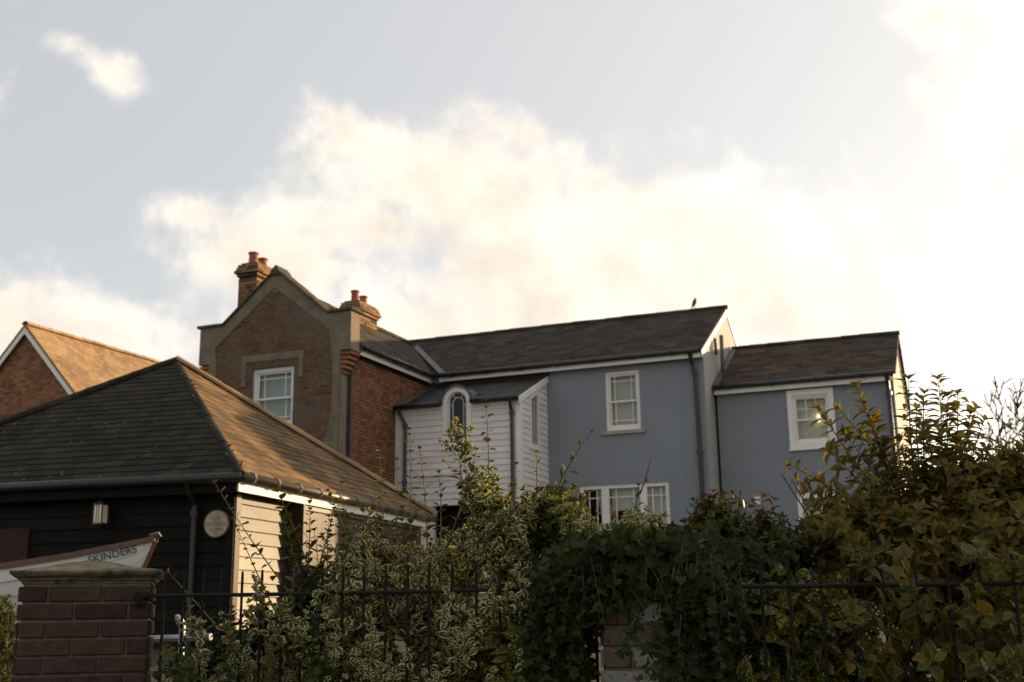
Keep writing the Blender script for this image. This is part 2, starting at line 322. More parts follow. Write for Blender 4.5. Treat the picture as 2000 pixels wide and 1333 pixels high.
# ------------------------------------------------------------------ mesh helpers
ORG = Vector((0, 0, 0))           # origin of the thing being built, in its own frame
class MB:
    def __init__(s): s.v = []; s.f = []
    def add(s, vs, fs):
        o = len(s.v); s.v += [tuple(v) for v in vs]; s.f += [tuple(o+i for i in f) for f in fs]; return s
    def hexa(s, p):   # 4 bottom (ccw seen from above), 4 top
        return s.add(p, [(3, 2, 1, 0), (4, 5, 6, 7), (0, 1, 5, 4), (1, 2, 6, 5), (2, 3, 7, 6), (3, 0, 4, 7)])
    def box(s, x0, x1, y0, y1, z0, z1):
        return s.hexa([(x0, y0, z0), (x1, y0, z0), (x1, y1, z0), (x0, y1, z0), (x0, y0, z1), (x1, y0, z1), (x1, y1, z1), (x0, y1, z1)])
    def prism(s, pts, ext):
        n = len(pts); ext = Vector(ext); a = [Vector(p) for p in pts]; b = [p+ext for p in a]
        return s.add(a+b, [tuple(range(n))[::-1], tuple(range(n, 2*n))] + [(i, (i+1) % n, n+(i+1) % n, n+i) for i in range(n)])
    def tube(s, path, r, n=6, cap=True):
        path = [Vector(p) for p in path]; k = len(path); rs = r if hasattr(r, '__len__') else [r]*k
        o = len(s.v); ref = None
        for i, p in enumerate(path):
            tn = (path[min(i+1, k-1)]-path[max(i-1, 0)])
            tn = tn.normalized() if tn.length > 1e-9 else Vector((0, 0, 1))
            if ref is None: ref = tn.orthogonal().normalized()
            ref = (ref - tn*ref.dot(tn))
            ref = ref.normalized() if ref.length > 1e-6 else tn.orthogonal().normalized()
            b = tn.cross(ref)
            for j in range(n):
                a = 2*math.pi*j/n; s.v.append(tuple(p + (ref*math.cos(a)+b*math.sin(a))*rs[i]))
        for i in range(k-1):
            for j in range(n): s.f.append((o+i*n+j, o+i*n+(j+1) % n, o+(i+1)*n+(j+1) % n, o+(i+1)*n+j))
        if cap: s.f.append(tuple(o+j for j in range(n))[::-1]); s.f.append(tuple(o+(k-1)*n+j for j in range(n)))
        return s
    def lathe(s, c, prof, n=16):
        o = len(s.v); c = Vector(c)
        for r, z in prof:
            for j in range(n): a = 2*math.pi*j/n; s.v.append((c.x+r*math.cos(a), c.y+r*math.sin(a), c.z+z))
        for i in range(len(prof)-1):
            for j in range(n): s.f.append((o+i*n+j, o+i*n+(j+1) % n, o+(i+1)*n+(j+1) % n, o+(i+1)*n+j))
        s.f.append(tuple(o+j for j in range(n))[::-1]); k = len(prof)-1; s.f.append(tuple(o+k*n+j for j in range(n)))
        return s
    def panel(s, F, outer, holes=(), t=.25):
        """flat wall with openings: outer / holes are 2D loops in frame F, thickness t behind the face"""
        loops = [outer] + list(holes); tris = tessellate_polygon([[Vector((x, y, 0)) for x, y in l] for l in loops])
        flat = [p for l in loops for p in l]; n = len(flat)
        vs = [F(x, y, 0) for x, y in flat] + [F(x, y, -t) for x, y in flat]; fs = []
        for a, b, c in tris:
            ar = (flat[b][0]-flat[a][0])*(flat[c][1]-flat[a][1])-(flat[b][1]-flat[a][1])*(flat[c][0]-flat[a][0])
            if ar < 0: b, c = c, b
            fs += [(a, b, c), (n+c, n+b, n+a)]
        o = 0
        for l in loops:
            k = len(l)
            for i in range(k): fs.append((o+i, n+o+i, n+o+(i+1) % k, o+(i+1) % k))
            o += k
        return s.add(vs, fs)
    def build(s, name, mat, parent=None, smooth=False, kind=None, label=None, shift=True):
        me = bpy.data.meshes.new(name)
        g = ORG if (parent is not None and shift) else Vector((0, 0, 0))
        me.from_pydata([(v[0]-g.x, v[1]-g.y, v[2]-g.z) for v in s.v], [], s.f); me.update()
        if mat: me.materials.append(MATS[mat])
        if smooth: me.polygons.foreach_set('use_smooth', [True]*len(me.polygons))
        return link(name, me, parent, kind, label)
def link(name, data, parent=None, kind=None, label=None):
    o = bpy.data.objects.new(name, data); COL.objects.link(o)
    if parent is not None: o.parent = parent
    if kind: o['kind'] = kind
    if label: o['label'] = label
    return o
def thing(name, label, cat, loc=(0, 0, 0), rz=0., group=None):
    o = bpy.data.objects.new(name, None); COL.objects.link(o); o.location = loc; o.rotation_euler = (0, 0, rz); o.empty_display_size = .2
    o['label'] = label; o['category'] = cat
    if group: o['group'] = group
    return o
def tag(o, label, cat, group=None):
    o['label'] = label; o['category'] = cat
    if group: o['group'] = group
    return o
def frame(o, a, b):
    o, a, b = Vector(o), Vector(a).normalized(), Vector(b).normalized(); n = a.cross(b)
    return lambda x, y, z=0.: o + a*x + b*y + n*z
def fbox(mb, F, x0, x1, y0, y1, z0, z1):
    return mb.hexa([F(x0, y0, z0), F(x1, y0, z0), F(x1, y0, z1), F(x0, y0, z1), F(x0, y1, z0), F(x1, y1, z0), F(x1, y1, z1), F(x0, y1, z1)][0:8]) if False else mb.add(
        [F(x0, y0, z0), F(x1, y0, z0), F(x1, y1, z0), F(x0, y1, z0), F(x0, y0, z1), F(x1, y0, z1), F(x1, y1, z1), F(x0, y1, z1)],
        [(3, 2, 1, 0), (4, 5, 6, 7), (0, 1, 5, 4), (1, 2, 6, 5), (2, 3, 7, 6), (3, 0, 4, 7)])
def spans(poly, y):
    xs = []
    for i in range(len(poly)):
        (x0, y0), (x1, y1) = poly[i], poly[(i+1) % len(poly)]
        if (y0 <= y) != (y1 <= y): xs.append(x0+(y-y0)/(y1-y0)*(x1-x0))
    xs.sort(); return list(zip(xs[::2], xs[1::2]))
def cut(segs, holes, y):
    for h in holes:
        for a, b in spans(h, y):
            out = []
            for c, d in segs:
                if b <= c or a >= d: out.append((c, d)); continue
                if a > c: out.append((c, a))
                if b < d: out.append((b, d))
            segs = out
    return segs
def bricks_on(mb, F, outer, holes=(), L=.215, Hd=.1025, h=.065, j=.010, jv=None, proud=.007, rng=random):
    ys = [p[1] for p in outer]; y = min(ys); row = 0
    while y + h <= max(ys)+1e-6:
        for a, b in cut(spans(outer, y+h/2), holes, y+h/2):
            x = a; k = row % 2; first = True
            while x < b-.03:
                w = L if k % 2 == 0 else Hd
                if first and row % 2: w = Hd*.5
                first = False
                if b-(x+w) < .05: w = b-x
                w2 = w-(j if jv is None else jv) if x+w < b-1e-6 else b-x
                p = proud*rng.uniform(.5, 1.25)
                vs = [F(x, y, -.004), F(x+w2, y, -.004), F(x+w2, y+h, -.004), F(x, y+h, -.004), F(x, y, p), F(x+w2, y, p), F(x+w2, y+h, p), F(x, y+h, p)]
                mb.add(vs, [(4, 5, 6, 7), (0, 1, 5, 4), (1, 2, 6, 5), (2, 3, 7, 6), (3, 0, 4, 7)])
                x += w; k += 1
        y += h+j; row += 1
    return mb
def clip_poly(p, poly):
    """Sutherland-Hodgman, poly convex ccw"""
    out = p
    for i in range(len(poly)):
        (ax, ay), (bx, by) = poly[i], poly[(i+1) % len(poly)]; inp = out; out = []
        if not inp: return []
        sd = lambda q: (bx-ax)*(q[1]-ay)-(by-ay)*(q[0]-ax)
        for k in range(len(inp)):
            c, d = inp[k], inp[(k+1) % len(inp)]; sc, sd_ = sd(c), sd(d)
            if sc >= 0: out.append(c)
            if (sc >= 0) != (sd_ >= 0): tt = sc/(sc-sd_); out.append((c[0]+(d[0]-c[0])*tt, c[1]+(d[1]-c[1])*tt))
    return out
def slates(root, parts, faces, w, e, mat, name='slate', thick=.009, limit=300, root_m=None, jitter=.006, rng=random):
    """faces: list of (F, convex ccw polygon, parent part). Whole pieces that show largest become objects, the rest one part."""
    me = bpy.data.meshes.new(name); L = e*1.9
    hw = w/2-.003
    # piece frame: x along the eave, y up the slope from its lower edge, lifted at the lower edge
    ty = thick*1.9
    me.from_pydata([(-hw, 0, .002), (hw, 0, .002), (hw, L, -.003), (-hw, L, -.003), (-hw, 0, ty), (hw, 0, ty), (hw, L, .002), (-hw, L, .002)], [],
                   [(4, 5, 6, 7), (0, 1, 5, 4), (1, 2, 6, 5), (3, 0, 4, 7), (3, 2, 1, 0), (2, 3, 7, 6)])
    me.materials.append(MATS[mat]); whole = []; rest = {}
    for F, poly, par in faces:
        ys = [p[1] for p in poly]; y = min(ys); row = 0
        while y < max(ys)-.02:
            xs = [p[0] for p in poly]; x = min(xs)-(w/2 if row % 2 else 0)
            while x < max(xs):
                cx = x+w/2+rng.uniform(-jitter, jitter); yy = y+rng.uniform(-jitter, jitter)
                rect = [(cx-hw, yy), (cx+hw, yy), (cx+hw, yy+e*1.25), (cx-hw, yy+e*1.25)]
                c = clip_poly(rect, poly)
                if len(c) >= 3:
                    area = .5*abs(sum(c[i][0]*c[(i+1) % len(c)][1]-c[(i+1) % len(c)][0]*c[i][1] for i in range(len(c))))
                    full = 2*hw*e*1.25
                    if area > full*.985: whole.append((F, cx, yy, par))
                    elif area > full*.04: rest.setdefault(par, []).append((F, c, yy))
                x += w
            y += e; row += 1
    M = root_m
    def score(q):
        F, cx, yy, par = q; r = to_px(M @ (F(cx, yy+e/2, 0)-ORG))
        if r is None: return 1e9
        return r[2] + (0 if -20 < r[0] < 2020 and -20 < r[1] < 1333 else 500)
    whole.sort(key=score)
    for i, (F, cx, yy, par) in enumerate(whole):
        if i < limit and score((F, cx, yy, par)) < 400:
            o = link(name, me, par); c = F(cx, yy, 0)
            X = (F(1, 0, 0)-F(0, 0, 0)); Y = (F(0, 1, 0)-F(0, 0, 0)); Z = X.cross(Y)
            tw = rng.uniform(-.012, .012); X2 = X*math.cos(tw)+Y*math.sin(tw); Y2 = Y*math.cos(tw)-X*math.sin(tw)
            mm = Matrix((X2, Y2, Z)).transposed().to_4x4(); mm.translation = c-ORG; o.matrix_local = mm
        else: rest.setdefault(par, []).append((F, [(cx-hw, yy), (cx+hw, yy), (cx+hw, yy+L), (cx-hw, yy+L)], yy))
    for par, lst in rest.items():
        mb = MB()
        for F, c, yy in lst:
            n = len(c)
            lo = [F(x, y, .0) for x, y in c]; hi = [F(x, y, ty-(ty-.003)*min(1, max(0, (y-yy))/L)) for x, y in c]
            mb.add(lo+hi, [tuple(range(n, 2*n))] + [(i, (i+1) % n, n+(i+1) % n, n+i) for i in range(n)])
        mb.build(name+'_courses', mat, par, kind='stuff')
def boards_on(parent, F, x0, x1, y0, y1, e, mat, holes=(), thick=.028, name='board', outer=None, gap=0.):
    y = y0; k = 0
    while y < y1-.02:
        top = min(y+e, y1)
        segs = [(x0, x1)] if outer is None else spans(outer, y+e*.5)
        for a, b in cut(segs, holes, y+e*.45):
            if b-a < .03: continue
            mb = MB(); tt = thick*random.uniform(.85, 1.1)
            t2 = top+.012
            vs = [F(a+gap, y, 0), F(b-gap, y, 0), F(b-gap, t2, 0), F(a+gap, t2, 0), F(a+gap, y, tt), F(b-gap, y, tt), F(b-gap, t2, .004), F(a+gap, t2, .004)]
            mb.add(vs, [(3, 2, 1, 0), (4, 5, 6, 7), (0, 1, 5, 4), (1, 2, 6, 5), (2, 3, 7, 6), (3, 0, 4, 7)]).build(name, mat, parent)
        y += e; k += 1
def ring(mb, F, x0, x1, y0, y1, wl, wr, wb, wt, z0, z1):
    """rectangular frame"""
    fbox(mb, F, x0, x0+wl, y0, y1, z0, z1); fbox(mb, F, x1-wr, x1, y0, y1, z0, z1)
    fbox(mb, F, x0+wl, x1-wr, y0, y0+wb, z0, z1); fbox(mb, F, x0+wl, x1-wr, y1-wt, y1, z0, z1); return mb
def sash_window(root, F, w, h, bars='margin', blind='blind', sill=None, rec=.07, trim=.07, split=.5, blind_to=0., room=True):
    """F: lower left corner of the opening on the wall face, looking at it from outside"""
    win = ring(MB(), F, 0, w, 0, h, trim, trim, trim*.8, trim, -rec-.09, -rec).build('window', 'white_paint', root)
    my = trim*.8 + (h-trim*1.8)*split
    for lo, hi, zb in ((my-.02, h-trim, -rec-.035), (trim*.8, my+.02, -rec-.075)):
        s = .042
        ring(MB(), F, trim, w-trim, lo, hi, s, s, .085 if lo < my-.1 else s, s, zb-.03, zb).build('sash', 'white_paint', win)
        x0, x1, y0, y1 = trim+s, w-trim-s, lo+(.085 if lo < my-.1 else s), hi-s
        fbox(MB(), F, x0, x1, y0, y1, zb-.018, zb-.016).build('pane', 'glass', win)
        bz0, bz1, b = zb-.0155, zb-.004, .009
        mx, mv = (x1-x0)*.17, (y1-y0)*.2
        if bars == 'margin':
            vs = [x0+mx, x1-mx]; hs = [y1-mv] if lo > trim else [y0+mv]
        elif bars == 'six': vs = [x0+(x1-x0)/3, x0+(x1-x0)*2/3] if lo > trim else []; hs = [(y0+y1)/2] if lo > trim else []
        else: vs = []; hs = []
        for x in vs: fbox(MB(), F, x-b, x+b, y0, y1, bz0, bz1).build('glazing_bar', 'white_paint', win)
        for y in hs: fbox(MB(), F, x0, x1, y-b, y+b, bz0-.0005, bz1+.001).build('glazing_bar', 'white_paint', win)
    if sill: fbox(MB(), F, -sill, w+sill, -.085, -.002, -.12, .06).build('sill', 'stone_sill' if sill > .09 else 'white_paint', win)
    if blind: fbox(MB(), F, trim*.6, w-trim*.6, h*blind_to+.01, h-.01, -rec-.19, -rec-.185).build('blind', blind, win)
    return win
def gutter(root, path, r=.055, mat='black_plastic', clips=0):
    g = MB().tube(path, r, 8).build('gutter', mat, root, smooth=True)
    a, b = Vector(path[0]), Vector(path[-1])
    for i in range(clips):
        p = a.lerp(b, (i+.35)/clips); d = (b-a).normalized()
        MB().tube([p-d*.025, p+d*.025], r*1.25, 8).build('gutter_clip', mat, g, shift=True)
    return g
def downpipe(root, pts, r=.038, mat='black_plastic', collars=(), hopper=False):
    d = MB().tube(pts, r, 8)
    for z in collars:
        for i in range(len(pts)-1):
            p, q = Vector(pts[i]), Vector(pts[i+1])
            if min(p.z, q.z) <= z <= max(p.z, q.z) and abs(p.z-q.z) > .3:
                c = p.lerp(q, (z-p.z)/(q.z-p.z)); d.tube([c-Vector((0, 0, .035)), c+Vector((0, 0, .035))], r*1.5, 8)
    return d.build('downpipe', mat, root, smooth=False)
exec_order = []

# ------------------------------------------------------------------ setting: ground
def gz(y):
    k = min(1, max(0, (y-7.0)/13.0)); return 1.9*(k*k*(3-2*k))
def build_ground():
    xs = [-900, -300, -100, -40, -20, -12, -8, -6, -4, -2, 0, 2, 4, 6, 8, 12, 20, 40, 100, 300, 900]
    ys = [-300, -60, -20, -8, -3, 0, 2, 3, 4, 5, 6, 7, 8, 9, 10, 11, 12, 13, 14, 15, 16, 17, 18, 19, 20, 24, 30, 40, 70, 150, 400, 1500]
    v = [(x, y, gz(y)) for y in ys for x in xs]; n = len(xs)
    f = [(j*n+i, j*n+i+1, (j+1)*n+i+1, (j+1)*n+i) for j in range(len(ys)-1) for i in range(n-1)]
    MB().add(v, f).build('ground', 'ground', smooth=True, kind='structure')
build_ground()

# ------------------------------------------------------------------ the row of joined houses: u along the fronts, v into the depth
HO = Vector((2.542, 25.8, 0)); HYAW = rad(-22.084)
HM = Matrix.Translation(HO) @ Matrix.Rotation(HYAW, 4, 'Z')
def hthing(name, label, cat, org):
    global ORG
    ORG = Vector(org); loc = HM @ ORG
    return thing(name, label, cat, loc, HYAW), Matrix.Translation(loc) @ Matrix.Rotation(HYAW, 4, 'Z')
def FRONT(v): return frame((0, v, 0), (1, 0, 0), (0, 0, 1))
def RIGHT(u): return frame((u, 0, 0), (0, 1, 0), (0, 0, 1))
def slopeF(o, horiz, inward, rise):
    b = Vector(inward).normalized()*1.0 + Vector((0, 0, rise)); return frame(o, horiz, b)
def deck(mb, F, poly, t=.05, off=-.012):
    """solid roof boarding under the slates"""
    n = len(poly); a = [F(x, y, off) for x, y in poly]; b = [F(x, y, off-t) for x, y in poly]
    mb.add(a+b, [tuple(range(n)), tuple(range(n, 2*n))[::-1]] + [(i, n+i, n+(i+1) % n, (i+1) % n) for i in range(n)])
def ridge_tiles(root, a, b, r, mat, step=.45, name='ridge_tile', n=7, lift=0.):
    a, b = Vector(a), Vector(b); L = (b-a).length; d = (b-a).normalized(); k = max(1, int(L/step)); st = L/k
    me = None
    for i in range(k):
        p = a + d*(st*i)
        if me is None:
            side = d.cross(Vector((0, 0, 1))).normalized(); upv = side.cross(d)
            vs = []
            for e, rr in ((0., r*1.06), (st+.02, r*.98)):
                for j in range(n):
                    an = math.pi*j/(n-1)*1.16-.25
                    vs.append(side*(math.cos(an)*rr)+upv*(math.sin(an)*rr*.75)+d*e)
            for e, rr in ((0., r*.86), (st+.02, r*.80)):
                for j in range(n):
                    an = math.pi*j/(n-1)*1.16-.25
                    vs.append(side*(math.cos(an)*rr)+upv*(math.sin(an)*rr*.70)+d*e)
            fs = [(j, j+1, n+j+1, n+j) for j in range(n-1)] + [(j+1, j, 2*n+j, 2*n+j+1) for j in range(n-1)] + [(0, n, 3*n, 2*n), (n-1, 3*n-1, 4*n-1, 2*n-1)]
            me = bpy.data.meshes.new(name); me.from_pydata([tuple(v) for v in vs], [], fs); me.materials.append(MATS[mat])
        o = link(name, me, root); o.location = p-ORG+Vector((0, 0, lift+random.uniform(-.006, .006)))

# ---- blue rendered house
def blue_house():
    R_, M = hthing('blue_house', 'tall middle house in blue-grey render with one upper sash window and a long slate roof', 'house', (-1, 0, 1.9))
    zb = 1.6; U = 1.95
    wf = MB().panel(FRONT(0), [(-8.6, zb), (U, zb), (U, 7.40), (-8.6, 7.40)],
               [[(-.41, 5.62), (.43, 5.62), (.43, 7.03), (-.41, 7.03)], [(-1.11, 2.9), (1.02, 2.9), (1.02, 4.39), (-1.11, 4.39)]], .3)
    wf.build('front_wall', 'blue_render', R_)
    w = MB().panel(RIGHT(U+.003), [(.003, zb), (6, zb), (6, 7.38), (3, 9.0), (.003, 7.38)], (), .28)
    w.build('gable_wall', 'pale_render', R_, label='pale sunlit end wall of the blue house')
    w = MB(); w.box(-8.6, U-.3, 5.7, 6, zb, 7.38); w.box(-8.9, -8.62, 0.3, 5.9, zb, 8.6); w.build('rear_wall', 'blue_render', R_)
    k = 1.77/3.25; s = math.sqrt(1+k*k); Lf = 3.25*s
    F = slopeF((0, -.25, 7.30), (1, 0, 0), (0, 1, 0), k)
    poly = [(-4.5, 0), (1.97, 0), (1.97, Lf), (-7.1, Lf)]
    B_ = slopeF((0, 6.25, 7.30), (-1, 0, 0), (0, -1, 0), k); pb = [(-1.97, 0), (8.9, 0), (8.9, Lf), (-1.97, Lf)]
    d = MB(); deck(d, F, [(-4.5, 0), (1.97, 0), (1.97, Lf), (-8.9, Lf), (-8.9, Lf*.6)]); deck(d, B_, pb)
    roof = d.build('roof', 'slate', R_)
    slates(R_, None, [(F, poly, roof), (B_, pb, roof)], .30, .205, 'slate', root_m=M)
    ridge_tiles(roof, (-7.2, 3, 9.07), (1.97, 3, 9.07), .10, 'slate_warm')
    # valley lead
    a, b = Vector((-4.52, -.27, 7.32)), Vector((-6.7, 2.5, 8.83)); dd = (b-a).normalized(); sd = dd.cross(Vector((0, 0, 1))).normalized()
    MB().prism([a+sd*.09, a-sd*.09, b-sd*.09, b+sd*.09], (0, 0, .03)).build('valley_lead', 'lead', roof)
    MB().box(-4.62, 1.93, -.20, -.175, 7.13, 7.27).build('fascia', 'white_paint', R_)
    MB().box(-4.62, 1.90, -.172, -.003, 7.20, 7.22).build('soffit', 'white_paint', R_)
    gutter(R_, [(-4.60, -.265, 7.275), (1.90, -.265, 7.285)], .058, clips=7)
    # bargeboards on the sunlit gable
    for p, q in (((-.22, 7.24), (3, 8.99)), ((6.22, 7.24), (3, 8.99))):
        MB().prism([(U+.006, p[0], p[1]-.12), (U+.006, p[0], p[1]+.03), (U+.006, q[0], q[1]+.03), (U+.006, q[0], q[1]-.12)], (.022, 0, 0)).build('bargeboard', 'white_paint', R_)
    F0 = FRONT(0)
    win = sash_window(R_, lambda x, y, z=0.: F0(x-.41, y+5.62, z), .84, 1.41, 'margin', 'blind', .10, rec=.05, trim=.075)
    # lower window: three lights in one wide white frame
    G = lambda x, y, z=0.: F0(x-1.11, y+2.9, z); Wd, Hh = 2.13, 1.49
    lw = ring(MB(), G, 0, Wd, 0, Hh, .09, .09, .09, .09, -.15, -.04)
    fbox(lw, G, .52, .70, .09, Hh-.09, -.15, -.045); fbox(lw, G, 1.44, 1.60, .09, Hh-.09, -.15, -.045)
    lw = lw.build('window', 'white_paint', R_)
    for x0, x1 in ((.09, .52), (.70, 1.44), (1.60, 2.04)):
        fbox(MB(), G, x0, x1, .09, Hh-.09, -.118, -.116).build('pane', 'glass', lw)
        n = 2 if x1-x0 < .5 else 1
        bars = [x0+(x1-x0)*(.28 if n == 2 else .22), x0+(x1-x0)*(.72 if n == 2 else .78)]
        for x in bars: fbox(MB(), G, x-.011, x+.011, .09, Hh-.09, -.114, -.098).build('glazing_bar', 'white_paint', lw)
        fbox(MB(), G, x0, x1, Hh-.30, Hh-.278, -.1145, -.097).build('glazing_bar', 'white_paint', lw)
    # things seen in the room: a half drawn blind, curtains plus glowing shapes imitating a sunset reflection
    fbox(MB(), G, .72, 2.06, .90, Hh-.05, -.21, -.205).build('blind', 'blind', lw)
    fbox(MB(), G, 1.52, 2.06, .42, .898, -.212, -.207).build('blind', 'blind', lw)
    MB().prism([G(.30, Hh-.1, -.30), G(.50, Hh-.1, -.30), G(.52, .55, -.30), G(.46, .55, -.30), G(.42, .85, -.30)], (0, .01, 0)).build('curtain', 'blind', lw)
    fbox(MB(), G, -.2, 2.4, -.3, 1.6, -2.3, -2.28).build('room_wall', 'curtain_red', lw)
    c = G(1.02, .30, -.8); MB().lathe(c, [(.30, 0), (.33, .25), (.27, .48), (.15, .60), (.02, .66)], 18).build('warm_glow', 'window_glow', lw, smooth=True)
    c = G(.40, .86, -1.1); MB().lathe(c, [(.16, 0), (.10, .25)], 14).build('warm_glow', 'window_glow', lw, smooth=True)
    downpipe(R_, [(1.70, -.265, 7.26), (1.72, -.10, 7.0), (1.76, -.075, 6.85), (1.785, -.07, 4.4), (1.80, -.07, 1.95)], .05, collars=(6.8, 5.0, 3.4))
    # flue pipes by the sunlit gable
    MB().tube([(U+.10, 1.0, 7.42), (U+.10, 1.0, 7.60), (U+.10, .96, 7.72), (U+.10, .95, 7.80)], .042, 8).build('flue_pipe', 'lead', R_, smooth=True)
blue_house()

# ---- lower blue annexe on the right
def annexe():
    R_, M = hthing('blue_annexe', 'lower blue-grey annexe at the right end with a white framed sash window under its eaves', 'house', (4, 2, 1.9))
    U0, U1, V = 2.02, 5.95, .95; zb = 1.6
    MB().panel(FRONT(V), [(U0, zb), (U1, zb), (U1, 6.70), (U0, 6.70)],
               [[(3.72, 5.16), (4.55, 5.16), (4.55, 6.28), (3.72, 6.28)], [(3.70, 2.9), (4.78, 2.9), (4.78, 4.05), (3.70, 4.05)]], .28).build('front_wall', 'blue_render', R_)
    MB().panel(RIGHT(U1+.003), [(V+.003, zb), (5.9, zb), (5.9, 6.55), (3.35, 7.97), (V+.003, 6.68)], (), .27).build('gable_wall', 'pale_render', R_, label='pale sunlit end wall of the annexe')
    MB().box(U0, U1-.3, 5.6, 5.9, zb, 6.6).build('rear_wall', 'blue_render', R_)
    k = (8.03-6.60)/2.6; s = math.sqrt(1+k*k); L = 2.6*s
    F = slopeF((0, .72, 6.60), (1, 0, 0), (0, 1, 0), k); P = [(1.985, 0), (6.03, 0), (6.05, L), (1.985, L)]
    B_ = slopeF((0, 5.92, 6.60), (-1, 0, 0), (0, -1, 0), k); pb = [(-6.05, 0), (-1.985, 0), (-1.985, L), (-6.05, L)]
    d = MB(); deck(d, F, P); deck(d, B_, pb); roof = d.build('roof', 'slate_warm', R_)
    slates(R_, None, [(F, P, roof), (B_, pb, roof)], .30, .205, 'slate_warm', root_m=M)
    ridge_tiles(roof, (1.99, 3.32, 8.03), (6.05, 3.32, 8.03), .10, 'slate_warm')
    for a, b in (((.74, 6.54), (3.32, 7.97)), ((5.9, 6.54), (3.32, 7.97))):
        MB().prism([(U1+.006, a[0], a[1]-.10), (U1+.006, a[0], a[1]+.03), (U1+.006, b[0], b[1]+.03), (U1+.006, b[0], b[1]-.10)], (.025, 0, 0)).build('bargeboard', 'white_paint', R_)
    MB().box(1.97+.02, 5.93, .79, .815, 6.42, 6.575).build('fascia', 'white_paint', R_)
    MB().box(1.99, 5.93, .818, .947, 6.49, 6.51).build('soffit', 'white_paint', R_)
    gutter(R_, [(2.0, .72, 6.575), (5.99, .72, 6.585)], .055, clips=4)
    F0 = FRONT(V)
    win = sash_window(R_, lambda x, y, z=0.: F0(x+3.72, y+5.16, z), .83, 1.12, 'six', 'blind', .0, rec=.0, trim=.05)
    ring(MB(), F0, 3.62, 4.65, 5.06, 6.40, .105, .105, .105, .125, .002, .035).build('architrave', 'white_paint', win)
    fbox(MB(), F0, 3.60, 4.67, 5.02, 5.058, .002, .06).build('sill', 'white_paint', win)
    c = F0(4.27, 5.66, -.10); MB().lathe(c, [(.035, 0), (.05, .05), (.045, .13), (.02, .17)], 12).build('lit_lamp', 'room_lamp', win, smooth=True)
    w2 = ring(MB(), F0, 3.70, 4.78, 2.9, 4.05, .10, .10, .10, .10, -.10, .02).build('window', 'white_paint', R_)
    fbox(MB(), F0, 3.80, 4.68, 3.0, 3.95, -.08, -.078).build('pane', 'glass', w2)
    fbox(MB(), F0, 3.78, 4.70, 2.98, 3.97, -.2, -.195).build('blind', 'blind', w2)
    fbox(MB(), F0, 2.74, 2.88, 3.86, 4.04, .002, .05).build('vent_cover', 'blind', R_)
    downpipe(R_, [(5.83, .72, 6.56), (5.84, .84, 6.36), (5.845, .87, 6.2), (5.86, .87, 1.95)], .045, collars=(6.15, 4.7))
    # thin vent pipe through the roof beside the taller house
    MB().tube([(2.13, 1.32, 6.75), (2.13, 1.32, 7.95)], .05, 8).build('vent_pipe', 'lead', R_, smooth=True)
    # lead flashing against the taller wall
    q = [F(1.985, .0, .02), F(2.11, .0, .02), F(2.11, L, .02), F(1.985, L, .02)]
    MB().prism(q, F(0, 0, .012)-F(0, 0, 0)).build('flashing', 'lead', R_)
annexe()

